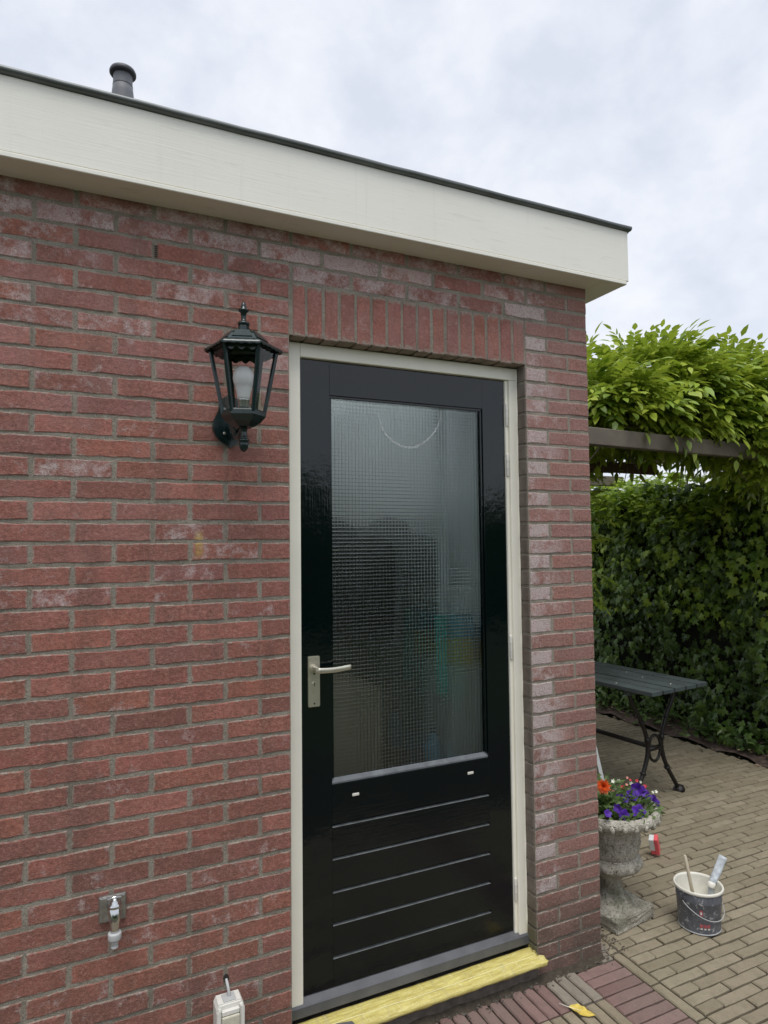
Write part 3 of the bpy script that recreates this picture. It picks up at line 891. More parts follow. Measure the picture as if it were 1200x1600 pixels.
obj('lock_cylinder', prism('lock_cylinder', key, DY - .0125, DY - .006, .0008), M['nickel'], door)
obj('keyhole', box('keyhole', .1003, .1027, DY - .0131, DY - .0120, 1.180, 1.1925), M['dark_hole'], door)
for zz in (1.221, 1.121):
    obj('screw', prism('screw', [(.1015 + .0032 * math.cos(a), zz + .0032 * math.sin(a)) for a in np.linspace(0, 2 * math.pi, 10, endpoint=False)], DY - .0098, DY - .0080), M['dark_hole'], door)
# dried white smear on the pane, a loose U
sm = bez([(.362, .0852, 2.150), (.372, .0852, 2.105), (.395, .0852, 2.062), (.440, .0852, 2.030), (.500, .0852, 2.020), (.556, .0852, 2.045), (.598, .0852, 2.085), (.622, .0852, 2.130), (.628, .0852, 2.160)], 8)
V, F = [], []
for i, p in enumerate(sm):
    w_ = .0016 + .0028 * math.sin(math.pi * i / (len(sm) - 1)) * (1 + .3 * math.sin(i * 1.7))
    d = (sm[min(i + 1, len(sm) - 1)] - sm[max(i - 1, 0)]).normalized(); a = Vector((-d.z, 0, d.x))
    V += [p + a * w_, p - a * w_]
    if i: q = 2 * i; F.append((q - 2, q - 1, q + 1, q))
smo = obj('chalk_smear', mesh('chalk_smear', V, F), None, door)
t = MT('smear_film'); nz_ = t.noise(t.pos(), 180, 4, .7)
t.set(Base_Color=(.75, .77, .77), Roughness=.8, Alpha=t.rng(nz_, .35, .7, .05, .5)); smo.data.materials.append(t.m)
# -- room behind the glass
obj('room_floor', box('room_floor', -2.3, XE - .27, .272, 4.1, -.02, .10), M['room_floor'], house)
bm = bmesh.new()
bbox(bm, -2.4, XE - .27, 3.2, 3.3, 0, 2.70); bbox(bm, -1.3, -1.2, .27, 3.2, 0, 2.70); bbox(bm, -2.4, XE - .275, .275, RY0 - .045, 2.62, 2.70); bbox(bm, -2.4, XE - .275, RY1 + .045, 3.19, 2.62, 2.70); bbox(bm, -2.4, RX0 - .045, RY0 - .045, RY1 + .045, 2.62, 2.70); bbox(bm, XE - .30, XE - .2705, .275, 3.19, .10, 1.299)
obj('room_wall', from_bm('room_wall', bm), M['room'], house)
obj('bright_upper_wall', box('bright_upper_wall', XE - .31, XE - .2705, .276, 3.19, 1.30, 2.61), M['bright_white'], house)
cab = thing('cupboard', 'pale grey cupboard standing behind the figured glass at right', 'cupboard', (.88, .32, .10))
obj('carcass', box('carcass', -.085, .088, 0, .24, 0, 1.038, .004), M['ltgrey'], cab)
obj('door', box('door', -.080, .083, -.014, -.001, .02, 1.02, .003), M['ltgrey'], cab)
tag(obj('teal_cloth', box('teal_cloth', .742, .795, .345, .362, 1.02, 1.36, .006, 2), M['teal']), 'teal cloth hanging in a narrow strip behind the glass', 'cloth')
tag(obj('yellow_pack', box('yellow_pack', .815, .915, .335, .42, 1.14, 1.25, .008, 2), M['yellow']), 'yellow pack standing on the cupboard behind the glass', 'pack')
tag(obj('blue_pack', box('blue_pack', .82, .925, .335, .42, 1.252, 1.35, .008, 2), M['blue']), 'blue pack lying on the yellow pack behind the glass', 'pack')
tag(obj('white_pack', box('white_pack', .83, .915, .335, .42, 1.352, 1.47, .008, 2), M['white_card']), 'white pack on top of the blue pack behind the glass', 'pack')
for (yy, top, wdt, nm) in ((.72, 1.70, .19, 'coat shape nearest the door, added to darken the glass'), (1.06, 1.80, .23, 'long coat shape second from the door, added to darken the glass'), (1.48, 1.76, .25, 'coat shape third from the door, added to darken the glass'), (1.95, 1.84, .26, 'tallest coat shape farthest from the door, added to darken the glass')):
    prof_ = [(.02, .55), (.10, .56), (.115, .75), (.10, 1.1), (.095, top - .25), (.092, top - .10), (.075, top - .03), (.02, top)]  # dark coat shapes added to dim the lower part of the glass
    ct = obj('coat_shape', lathe('coat_shape', prof_, 20, True, True, lambda t_, r_, z_: r_ * (1 + .12 * math.sin(t_ * 6 + z_ * 3))), M['coat'], None, (.865, yy, 0)); ct.scale = (.85, wdt / .10, 1)
    tag(ct, nm, 'coat', 'coat shapes added in the room')
pst = thing('white_post', 'pale upright post behind the right edge of the glass', 'post', (.865, .50, .10)); obj('shaft', box('shaft', -.024, .024, -.016, .016, 1.055, 2.45, .003), M['bright_white'], pst); obj('foot', box('foot', -.03, .03, -.03, .03, 1.039, 1.055, .003), M['bright_white'], pst)
bt = thing('cleaning_bottle', 'pale blue bottle low behind the glass at right', 'bottle', (.735, .38, .10))
obj('body', lathe('body', [(.030, .605), (.034, .61), (.034, .71), (.016, .745), (.013, .765)], 16), M['blue'], bt); obj('cap', lathe('cap', [(.015, .765), (.015, .79), (.010, .792)], 12), M['dark_hole'], bt)
obj('stand', box('stand', -.045, .045, -.045, .045, 0, .604, .005), M['card'], bt)
cb = thing('carton', 'brown cardboard carton on the floor inside the door', 'carton', (.32, .60, .10)); obj('body', box('body', -.18, .22, -.14, .2, 0, .95, .004), M['card'], cb)

# ------------------------------------------------------------------ yellow film on the step
def film():
    V, F = [], []; nx_, ny_ = 130, 14
    rr = random.Random(3)
    w1 = [rr.uniform(0, 6.28) for _ in range(8)]
    for i in range(nx_ + 1):
        u = i / nx_; X = -.012 + 1.0 * u
        for j_ in range(ny_ + 1):
            v = j_ / ny_
            if v < .72:
                s_ = v / .72; Y = .0455 - s_ * .0775; Z = .0985 - s_ * .013 + .003 * math.sin(s_ * math.pi)
            else:
                s_ = (v - .72) / .28; Y = -.032 - .004 * math.sin(s_ * 3); Z = .0855 - s_ * .019
            wr = .0010 * math.sin(X * 23 + v * 5 + w1[0]) * math.sin(v * 9 + w1[1]) + .0007 * math.sin(X * 61 + v * 13 + w1[2]) + .0010 * math.sin(v * 34 + X * 8)
            Z += wr * .45
            if j_ == ny_: Z += .0012 * math.sin(X * 37) + .0010 * math.sin(X * 91)
            XX_ = X
            if X > W0 - .006 and v < .52: XX_ = W0 - .006 - (X - W0) * .1; Z += .008 * (X - W0 + .006) / .03
            if u > .97: Z += .004 * math.sin(v * 25); XX_ += .004 * math.sin(v * 19)
            V.append((XX_, Y, max(Z, .0772) if v < .72 else Z))
    n_ = ny_ + 1
    for i in range(nx_):
        for j_ in range(ny_): a = i * n_ + j_; F.append((a, a + 1, a + n_ + 1, a + n_))
    return mesh('masking_film', V, F, True)
fl = thing('masking_film', 'crumpled yellow masking film taped over the doorstep', 'film', (0, 0, 0))
fo = obj('sheet', film(), M['film'], fl)
md = fo.modifiers.new('t', 'SOLIDIFY'); md.thickness = .0008
obj('fold_line', tube('fold_line', [(x_, -.004 + .003 * math.sin(x_ * 9), .0945 + .0006 * math.sin(x_ * 40)) for x_ in np.linspace(0, .955, 40)], .0012, 5), M['film_line'], fl)
for X in (.12, .23, .355, .475, .60, .725, .85):
    obj('scrim_line', tube('scrim_line', [(X + .02 * s_, .0455 - s_ * .0775, .0997 - s_ * .012) for s_ in np.linspace(.02, .96, 9)], .0009, 4), M['film_line'], fl)
obj('torn_patch', mesh('torn_patch', [(.03, .02, .0965), (.20, -.012, .0925), (.205, -.026, .091), (.10, -.028, .0905), (.02, -.005, .094)], [(0, 1, 2, 3, 4)]), M['sill'], fl)

# ------------------------------------------------------------------ wall lantern
LX, LY = -.199, -.200
lan = thing('wall_lantern', 'dark green hexagonal wall lantern with clear panes and white bulb, left of the door', 'lantern', (LX, LY, 0), 0)
hexr = R(-17)
def hexring(r, z, rot=0.0, n=6):
    return [(r * math.cos(-math.pi / 2 + math.pi / n + hexr + 2 * math.pi * k / n), r * math.sin(-math.pi / 2 + math.pi / n + hexr + 2 * math.pi * k / n), z) for k in range(n)]
def hexloft(rs, cap0=True, cap1=True, n=6):
    V, F = [], []
    for r, z in rs: V += hexring(r, z, 0, n)
    for i in range(len(rs) - 1):
        for k in range(n): F.append((i * n + k, i * n + (k + 1) % n, (i + 1) * n + (k + 1) % n, (i + 1) * n + k))
    if cap0: F.append(tuple(range(n))[::-1])
    if cap1: F.append(tuple(range((len(rs) - 1) * n, len(rs) * n)))
    return V, F
def flat(name, V, F):
    b_ = bmesh.new(); b_.from_mesh(mesh(name, V, F)); return from_bm(name, b_)
IG = M['iron_green']
obj('top_finial', lathe('top_finial', [(.003, 2.375), (.0055, 2.371), (.008, 2.362), (.009, 2.356), (.0155, 2.351), (.0150, 2.348), (.009, 2.343), (.0072, 2.330), (.0068, 2.318), (.0165, 2.314), (.0175, 2.310), (.0160, 2.306), (.012, 2.304)][::-1], 20), IG, lan)
V, F = hexloft([(.0750, 2.2475), (.0800, 2.2485), (.0625, 2.2675), (.0450, 2.2800), (.0225, 2.2850), (.0195, 2.2880), (.0165, 2.3000), (.0145, 2.3070)])
me = flat('roof_cap', V, F); obj('roof_cap', me, IG, lan)
# raised facet panels on the cap
pan = []
for k in range(6):
    a = hexring(.0745, 2.2545); b = hexring(.0500, 2.2785)
    q = [Vector(a[k]).lerp(Vector(a[(k + 1) % 6]), .12), Vector(a[k]).lerp(Vector(a[(k + 1) % 6]), .88), Vector(b[k]).lerp(Vector(b[(k + 1) % 6]), .86), Vector(b[k]).lerp(Vector(b[(k + 1) % 6]), .14)]
    nrm = (q[1] - q[0]).cross(q[3] - q[0]).normalized()
    if nrm.z < 0: nrm = -nrm
    pan.append(([p - nrm * .002 for p in q] + [p + nrm * .0022 for p in q], [(4, 5, 6, 7), (0, 1, 5, 4), (1, 2, 6, 5), (2, 3, 7, 6), (3, 0, 4, 7)]))
for v, f in pan: obj('cap_panel', mesh('cap_panel', v, f), IG, lan)
# scalloped skirt
V, F = [], []; n_ = 6 * 20
for k in range(n_):
    t_ = k / n_ * 6; fk = int(t_) % 6; fr = t_ - int(t_)
    sc = abs(math.sin(math.pi * fr * 5))
    for r, z, dz in ((.0745, 2.2505, 0), (.0980, 2.2420, 0), (.1135, 2.2285, -.0030 * sc + (.0035 if fr < .04 or fr > .96 else 0)), (.1110, 2.2265, -.0030 * sc), (.0960, 2.2390, 0), (.0700, 2.2460, 0)):
        a = hexring(r, z); p = Vector(a[fk]).lerp(Vector(a[(fk + 1) % 6]), fr); V.append((p.x, p.y, p.z + dz))
for k in range(n_):
    for j_ in range(6): F.append((k * 6 + j_, k * 6 + (j_ + 1) % 6, ((k + 1) % n_) * 6 + (j_ + 1) % 6, ((k + 1) % n_) * 6 + j_))
obj('scalloped_skirt', mesh('scalloped_skirt', V, F, True), IG, lan)
zt_, zb_, rt_, rb_ = 2.2400, 2.0400, .0960, .0590
obj('top_ring', mesh('top_ring', *hexloft([(.0885, zt_ - .012), (.0965, zt_ - .012), (.0975, zt_), (.0875, zt_)], False, False)), IG, lan)
# teeth hanging inside the top ring
for k in range(6):
    a = hexring(.0885, zt_ - .011)
    A, B = Vector(a[k]), Vector(a[(k + 1) % 6]); V = []
    nn = 30
    for q in range(nn + 1):
        p = A.lerp(B, q / nn); dz = .006 + .010 * abs(math.sin(math.pi * q / nn * 3)) ** 1.5
        inn = Vector((-p.x, -p.y, 0)).normalized() * .0015
        V += [p, p - Vector((0, 0, dz)), p + inn, p + inn - Vector((0, 0, dz))]
    F = [q_ for i in range(nn) for q_ in ((4 * i, 4 * i + 1, 4 * i + 5, 4 * i + 4), (4 * i + 2, 4 * i + 6, 4 * i + 7, 4 * i + 3), (4 * i + 1, 4 * i + 3, 4 * i + 7, 4 * i + 5))]
    obj('valance', mesh('valance', V, F), IG, lan)
at, ab = hexring(rt_, zt_ - .004), hexring(rb_, zb_ + .004)
for k in range(6):
    obj('glazing_bar', tube('glazing_bar', [at[k], ab[k]], [.0068, .0062], 6, False), IG, lan)
    a1, b1 = Vector(at[k]), Vector(at[(k + 1) % 6]); a0, b0 = Vector(ab[k]), Vector(ab[(k + 1) % 6])
    q = [a0 * .985, b0 * .985, b1 * .985, a1 * .985]
    for p, zz in zip(q, (zb_, zb_, zt_, zt_)): p.z = zz
    obj('pane', mesh('pane', q, [(0, 1, 2, 3)]), M['lamp_glass'], lan)
obj('bottom_ring', flat('bottom_ring', *hexloft([(.0545, zb_ + .012), (.0610, zb_ + .012), (.0640, zb_ + .008), (.0640, zb_ - .004), (.0600, zb_ - .008), (.0480, zb_ - .022), (.0280, zb_ - .034), (.0185, zb_ - .038)])), IG, lan)
obj('bottom_finial', lathe('bottom_finial', [(.003, 1.9335), (.009, 1.938), (.0135, 1.948), (.0145, 1.957), (.0130, 1.962), (.0165, 1.965), (.0170, 1.968), (.0120, 1.972), (.0090, 1.976), (.0120, 1.979), (.0095, 1.983), (.0090, 2.000), (.0170, 2.006)], 20), IG, lan)
bulb = obj('bulb', lathe('bulb', [(.0170, 2.085), (.0185, 2.095), (.0225, 2.115), (.0250, 2.1265), (.0262, 2.128), (.0300, 2.138), (.0312, 2.150), (.0298, 2.162), (.0250, 2.173), (.0170, 2.181), (.007, 2.185)], 24), M['bulb'], lan)
obj('bulb_cap', lathe('bulb_cap', [(.0155, 2.062), (.0165, 2.064), (.0165, 2.083), (.0190, 2.0855)], 20), M['silver'], bulb)
obj('lamp_holder', lathe('lamp_holder', [(.0210, zb_), (.0210, 2.050), (.0180, 2.052), (.0180, 2.062)], 20), IG, lan)
# wall plate and arm
pz = lambda z_: z_
shield = [(0, -.096), (.012, -.086), (.030, -.076), (.046, -.058), (.055, -.034), (.053, -.012), (.043, .006), (.036, .022), (.034, .044), (.026, .058), (.012, .068), (0, .080)]
sh = [(x_, z_ + 2.066) for x_, z_ in shield] + [(-x_, z_ + 2.066) for x_, z_ in shield[-2:0:-1]]
wp = obj('wall_plate', prism('wall_plate', sh, .178, .1975, .006), IG, lan)
sh2 = [(x_ * .70, (z_ - 2.05) * .72 + 2.05) for x_, z_ in sh]
obj('plate_boss', prism('plate_boss', sh2, .168, .179, .004), IG, lan)
for zz in (2.088, 2.012):
    obj('plate_screw', lathe('plate_screw', [(.0048, 0), (.0048, .002), (.003, .0032)], 10), M['steel'], lan, (-.022, .168, zz), (math.pi / 2, 0, 0))
arm = bez([(0, .175, 2.045), (0, .13, 2.020), (0, .085, 1.992), (0, .040, 1.988), (0, .008, 2.002)], 8)
V1 = tube_vf(arm, [.018 - .008 * i / (len(arm) - 1) for i in range(len(arm))], 10)
web = [(0, .172, 2.080), (0, .120, 2.040), (0, .07, 2.010)]
V2 = tube_vf(bez(web, 6), [.008] * 13, 8)
V, F = merge([V1, V2]); obj('bracket_arm', mesh('bracket_arm', V, F, True), IG, lan)

# ------------------------------------------------------------------ garden tap
tap = thing('garden_tap', 'chrome garden tap on a square steel plate low on the brick wall', 'tap', (-.534, 0, .6305))
obj('wall_plate', box('wall_plate', -.0365, .0365, -.013, -.001, -.0365, .0365, .003, 2), M['steel'], tap)
obj('plate_rim', box('plate_rim', -.0345, .0345, -.0165, -.0125, -.0345, .0345, .003, 2), M['steel'], tap)
obj('spindle_collar', lathe('spindle_collar', [(.0185, 0), (.0195, .004), (.0165, .014), (.014, .026), (.0135, .032)], 20), M['chrome'], tap, (.004, -.016, .006), (math.pi / 2, 0, 0))
spout = bez([(.004, -.026, .014), (.004, -.042, .010), (.004, -.052, -.006), (.004, -.055, -.024), (.004, -.055, -.044)], 6)
obj('spout', tube('spout', spout, [.0205 - .0095 * (i / (len(spout) - 1)) for i in range(len(spout))], 18), M['chrome'], tap)
obj('bonnet', lathe('bonnet', [(.0150, .010), (.0165, .015), (.0165, .020), (.0115, .023), (.0100, .029), (.0060, .031), (.0055, .038)], 18), M['chrome'], tap, (.004, -.044, .004))
obj('tee_handle', tube('tee_handle', [(-.018, -.044, .041), (-.003, -.044, .0425), (.004, -.044, .0435), (.011, -.044, .0425), (.026, -.044, .041)], [.0026, .003, .0055, .003, .0026], 10), M['chrome'], tap)
obj('hose_collar', lathe('hose_collar', [(.0105, -.045), (.0172, -.046), (.0180, -.049), (.0180, -.062), (.0168, -.066), (.010, -.067)], 22), M['grey_plastic'], tap, (.004, -.055, 0))
obj('hose_tail', lathe('hose_tail', [(.0088, -.089), (.0102, -.087), (.0102, -.084), (.0084, -.083), (.0084, -.079), (.0100, -.077), (.0090, -.067)], 18), M['grey_plastic'], tap, (.004, -.055, 0))

# ------------------------------------------------------------------ outdoor socket
so = thing('outdoor_socket', 'white outdoor socket box with hinged lid low on the wall beside the door', 'socket', (-.207, 0, .215))
obj('back_box', prism('back_box', [(-.041, -.09), (.041, -.09), (.041, .066), (.034, .080), (-.034, .080), (-.041, .066)], -.050, -.001, .004), M['white_plastic'], so)
for s_ in (-1, 1):
    obj('side_cheek', prism('side_cheek', [(s_ * .0415, -.09), (s_ * .0415, .062), (s_ * .036, .073), (s_ * .028, .070), (s_ * .028, -.09)], -.062, -.0505, .003), M['white_plastic'], so)
obj('lid', box('lid', -.0265, .0265, -.066, -.0515, -.09, .050, .004, 2), M['cream_plastic'], so)
obj('hinge_tab', box('hinge_tab', -.0262, .0262, -.0625, -.0508, .0515, .066, .002), M['white_plastic'], so)
obj('gland', box('gland', -.019, .019, -.044, -.008, .0805, .0835, .001), M['grey_plastic'], so)
obj('cable', tube('cable', bez([(.002, -.026, .078), (.001, -.024, .096), (-.001, -.014, .112), (-.002, .006, .122)], 6), .0044, 10), M['grey_plastic'], so)
obj('cable_hole', prism('cable_hole', [(-.002 + .0085 * math.cos(a), .1225 + .012 * math.sin(a)) for a in np.linspace(0, 2 * math.pi, 14, endpoint=False)], -.0022, .004), M['dark_hole'], so)

# ------------------------------------------------------------------ urn with flowers
UX, UY = 1.549, .223
urn = thing('stone_urn', 'weathered cast stone urn on a square plinth at the house corner', 'urn', (UX, UY, 0), R(8.5))
bm = bmesh.new(); bbox(bm, -.129, .129, -.129, .129, 0, .052, .006, 2)
bmesh.ops.subdivide_edges(bm, edges=bm.edges[:], cuts=3, use_grid_fill=True)
for v in bm.verts: v.co += Vector((r3.uniform(-1, 1), r3.uniform(-1, 1), r3.uniform(-1, 1))) * .0022
obj('plinth', from_bm('plinth', bm, False), M['urn'], urn)
def urn_r(t, r, z):
    if .205 < z < .262: r *= 1 + .07 * abs(math.sin(t * 8)) * math.sin((z - .205) / .057 * math.pi)
    if .275 < z < .405:
        u = (z - .275) / .13; lf = abs(math.sin(t * 4 + .3)); lf = max(0, 1 - abs(lf - u * .9 - .1) * 3.0)
        r *= 1 + .075 * lf * math.sin(u * math.pi) ** .6 + .022 * abs(math.sin(t * 20)) * (1 - u)
    if z > .425 and r > .17: r *= 1 + .020 * abs(math.sin(t * 13))
    return r * (1 + .014 * math.sin(t * 5 + z * 40) * math.sin(z * 90 + t * 3))
body = [(.098, .048), (.092, .062), (.074, .078), (.058, .100), (.049, .130), (.050, .158), (.062, .180), (.094, .196), (.118, .212), (.130, .230), (.132, .246), (.124, .262), (.115, .272), (.119, .282), (.122, .310), (.123, .340), (.124, .370), (.126, .392), (.134, .408), (.160, .420), (.188, .428), (.205, .438), (.213, .452), (.212, .466), (.203, .478), (.190, .481), (.180, .474), (.174, .460), (.165, .445)]
fine = []
for (a, b), (c_, d) in zip(body[:-1], body[1:]):
    fine += [(a + (c_ - a) * q / 3, b + (d - b) * q / 3) for q in range(3)]
fine.append(body[-1])
obj('bowl', lathe('bowl', fine, 96, True, True, urn_r), M['urn'], urn)
# egg pattern under the rim
for k in range(26):
    a = 2 * math.pi * k / 26
    bm = bmesh.new(); bmesh.ops.create_icosphere(bm, subdivisions=1, radius=1)
    for v in bm.verts: v.co = Vector((v.co.x * .017, v.co.y * .013, v.co.z * .021))
    obj('rim_egg', from_bm('rim_egg', bm, True), M['urn'], urn, (.2065 * math.cos(a), .2065 * math.sin(a), .444), (0, .35, a))
obj('potting_soil', lathe('potting_soil', [(.166, .44), (.12, .465), (.02, .472)], 20), M['soil'], urn)

LF = np.array([(0, 0, 0), (.22, .35, .05), (0, .4, -.02), (-.22, .35, .05), (.2, .7, .03), (0, .75, -.04), (-.2, .7, .03), (0, 1, -.08)], float)
LFf = np.array([(0, 1, 2), (0, 2, 3), (1, 4, 5), (1, 5, 2), (2, 5, 6), (2, 6, 3), (4, 7, 5), (5, 7, 6)])
def bedding(n, cx_, cy_, rad, h, s0, s1, seed):
    q = np.random.default_rng(seed)
    a = q.uniform(0, 2 * np.pi, n); r_ = rad * np.sqrt(q.uniform(0, 1, n))
    T = np.stack([cx_ + r_ * np.cos(a), cy_ + r_ * np.sin(a), .460 + q.uniform(0, 1, n) * h * (1 - .6 * (r_ / rad) ** 2)], -1)
    d = np.stack([np.cos(a + q.normal(0, .7, n)), np.sin(a + q.normal(0, .7, n)), q.uniform(-.3, 1.1, n)], -1)
    Mx = frames(d, np.array([0, 0, 1.]) + q.normal(0, .2, (n, 3)), q.normal(0, .5, n), q.uniform(s0, s1, n))
    return scatter(LF, LFf, Mx, T)
def petunia(rad):
    V, F = [(0, 0, -.45 * rad)], []; n_ = 30
    for ring in range(3):
        for k in range(n_):
            t_ = 2 * math.pi * k / n_
            lob = 1 + .10 * math.cos(5 * t_) - .06 * (abs(math.cos(2.5 * t_)) < .2)
            rr = (.18, .60, 1.0)[ring] * rad * (lob if ring == 2 else 1 + .04 * math.cos(5 * t_))
            zz = (-.38, -.05, .02 + .10 * math.cos(5 * t_ + .8) + .05 * math.cos(11 * t_))[ring] * rad
            V.append((rr * math.cos(t_), rr * math.sin(t_), zz))
    for k in range(n_):
        F.append((0, 1 + k, 1 + (k + 1) % n_))
        for ring in range(2):
            a = 1 + ring * n_; F.append((a + k, a + n_ + k, a + n_ + (k + 1) % n_, a + (k + 1) % n_))
    return mesh('petunia_flower', V, F, True)
pet = thing('petunia_plant', 'purple petunia plant spilling over the rim of the stone urn', 'plant', (0, 0, 0))
V, F = bedding(360, UX + .03, UY - .02, .165, .07, .022, .046, 2); obj('foliage', big_mesh('foliage', V, F), M['plant'], pet)
vdir = Vector((CAM.x - UX, CAM.y - UY, 1.1)).normalized()
side = Vector((0, 0, 1)).cross(vdir).normalized(); upv = vdir.cross(side)
pm_ = petunia(.036); pm_.materials.append(M['petal'])
petp = [(985, 1240, .55), (995, 1233, .9), (1003, 1236, .75), (1010, 1246, .95), (1019, 1253, 1.0), (1013, 1257, .8), (969, 1249, .75), (977, 1249, .55), (998, 1268, .95), (1001, 1279, .75), (976, 1276, .95), (971, 1282, .5), (965, 1263, .6), (950, 1271, .55), (990, 1246, .6), (1024, 1258, .6)]
def place_pix(x_, y_, depth_y):
    d = CF + CR * ((x_ - 600) / 1030) - CU * ((y_ - 800) / 1030)
    t_ = (depth_y - CAM.y) / d.y; return CAM + d * t_
for x_, y_, s_ in petp:
    w = place_pix(x_, y_, UY - .02 - (.13 if y_ > 1262 else .03))
    dr = (vdir + Vector((r3.uniform(-.5, .7), r3.uniform(-.5, .4), r3.uniform(-.1, .5)))).normalized()
    o = obj('petunia_flower', pm_, None, pet, w); o.rotation_euler = dr.to_track_quat('Z', 'Y').to_euler(); o.scale = (s_ * .84,) * 3
    ctr = Vector((UX + .03, UY, .45))
    obj('stem', tube('stem', [ctr.lerp(w, .15), ctr.lerp(w, .6) + Vector((0, 0, .02)), w - dr * .012], .0016, 5), M['plant'], pet)
dah = thing('dahlia_plant', 'orange dahlia with one big bloom against the brick corner, in the urn', 'plant', (0, 0, 0))
dc = place_pix(942.5, 1229, UY - .06)
PT = np.array([(0, 0, 0), (.16, .5, .05), (0, .5, 0), (-.16, .5, .05), (0, 1, .08)], float); PTf = np.array([(0, 1, 2), (0, 2, 3), (1, 4, 2), (2, 4, 3)])
Ms, Ts = [], []
qd = vdir.to_track_quat('Z', 'Y').to_matrix()
for ring, (n_, el, ln) in enumerate(((20, .05, .034), (18, .40, .031), (15, .75, .026), (11, 1.05, .020), (7, 1.35, .014))):
    for k in range(n_):
        a = 2 * math.pi * (k + .5 * ring) / n_ + r3.uniform(-.1, .1)
        d = qd @ Vector((math.cos(a) * math.cos(el), math.sin(a) * math.cos(el), math.sin(el)))
        Ms.append(frames(np.array([d]), np.array([list(vdir)]), np.array([0.]), [ln * r3.uniform(.9, 1.1)])[0]); Ts.append(dc)
V, F = scatter(PT, PTf, np.array(Ms), np.array([list(t_) for t_ in Ts])); obj('bloom', big_mesh('bloom', V, F), M['orange'], dah)
V, F = bedding(140, UX - .07, UY - .03, .10, .07, .03, .06, 5); obj('foliage', big_mesh('foliage', V, F), M['plant'], dah)
obj('stem', tube('stem', [(UX - .07, UY - .02, .46), (dc + Vector((0, 0, -.04)))[:], (dc - vdir * .01)[:]], .003, 6), M['plant'], dah)
sal = thing('salvia_plant', 'loose plant of tiny white, red and salmon flowers behind the petunias', 'plant', (0, 0, 0))
V, F = bedding(420, UX + .02, UY + .05, .15, .12, .016, .034, 8); obj('foliage', big_mesh('foliage', V, F), M['plant'], sal)
tiny = [(958, 1221, 'white_petal'), (967, 1220, 'white_petal'), (980, 1215, 'pink'), (985, 1219, 'pinkred'), (986, 1224, 'white_petal'), (979, 1226, 'pink'), (995, 1220, 'pinkred'), (1001, 1222, 'white_petal'), (998, 1229, 'pink'), (958, 1236, 'pink'), (1020, 1238, 'white_petal'), (1025, 1237, 'white_petal'), (973, 1230, 'pinkred'), (1008, 1229, 'pinkred'), (963, 1244, 'pink'), (951, 1240, 'white_petal')]
tm = {}
for x_, y_, c_ in tiny:
    w = place_pix(x_, y_, UY + .04)
    if c_ not in tm:
        tv, tf = scatter(PT, PTf, frames(np.array([[math.cos(a), math.sin(a), .35] for a in np.linspace(0, 2 * math.pi, 5, endpoint=False)]), np.array([0, 0, 1.]) + np.zeros((5, 3)), np.zeros(5), np.full(5, .011)) * np.array([2.2, 1, 1])[None, None, :], np.zeros((5, 3)))
        tm[c_] = big_mesh('tiny_flower', tv, tf); tm[c_].materials.append(M[c_])
    o = obj('tiny_flower', tm[c_], None, sal, w); o.rotation_euler = (vdir + Vector((r3.uniform(-.4, .4), r3.uniform(-.4, .4), .3))).to_track_quat('Z', 'Y').to_euler()
    o.scale = (1.0 * r3.uniform(.7, 1.1),) * 3
    obj('stem', tube('stem', [(UX + .02 + r3.uniform(-.05, .05), UY + .05, .47), w[:]], .0011, 4), M['plant'], sal)

# ------------------------------------------------------------------ paint bucket and what stands in it
BX, BY = 1.814, -.020
bk = thing('paint_bucket', 'dark grey paint bucket with white rim and paint splashes on the patio', 'bucket', (BX, BY, 0), R(20))
obj('body', lathe('body', [(.078, .003), (.0825, .0), (.0840, .004), (.0835, .008), (.0900, .125), (.0918, .128), (.0918, .133), (.0908, .136), (.0945, .172), (.0930, .172), (.080, .020), (.02, .014)], 40), M['bucket'], bk)
obj('rim', lathe('rim', [(.0915, .166), (.0985, .167), (.1000, .171), (.0995, .177), (.0970, .180), (.0925, .178), (.0900, .168)], 40, True, False), M['white_paint'], bk)
obj('lining', lathe('lining', [(.0905, .174), (.0885, .15), (.0790, .030), (.02, .022)], 40, True, False), M['white_paint'], bk)
obj('base_hoop', lathe('base_hoop', [(.0830, .003), (.0848, .004), (.0848, .008), (.0835, .009)], 40, True, False), M['grey_plastic'], bk)
for a in (R(-20), R(160)):
    obj('handle_lug', lathe('handle_lug', [(.011, 0), (.0105, .004), (.004, .006)], 12), M['pvc_dark'], bk, (.0895 * math.cos(a), .0895 * math.sin(a), .128), (0, math.pi / 2, a))
hp = [(.097 * math.cos(R(-20) - R(180) * t_) * 1.0, .097 * math.sin(R(-20) - R(180) * t_), .128 - .062 * math.sin(math.pi * t_)) for t_ in np.linspace(0, 1, 22)]
obj('wire_handle', tube('wire_handle', hp, .0017, 6), M['grey_plastic'], bk)
camang = math.atan2(CAM.y - BY, CAM.x - BX) - R(20)
def decal(a0, a1, z0, z1, mat, nm):
    V, F = [], []
    for i in range(5):
        a = a0 + (a1 - a0) * i / 4
        for z_ in (z0, z1): r_ = .0836 + (.0900 - .0836) * (z_ - .008) / .117 + .0009; V.append((r_ * math.cos(a), r_ * math.sin(a), z_))
        if i: F.append((2 * i - 2, 2 * i, 2 * i + 1, 2 * i - 1))
    obj(nm, mesh(nm, V, F), M[mat], bk)
for k in range(3):
    a = camang + .02 + k * .17
    decal(a, a + .13, .036, .050, 'red_print', 'printed_letter'); decal(a + .02, a + .12, .028, .034, 'white_paint', 'printed_letter')
decal(camang + .02, camang + .16, .084, .108, 'red_print', 'printed_mark'); decal(camang + .05, camang + .12, .090, .101, 'white_card', 'printed_mark')
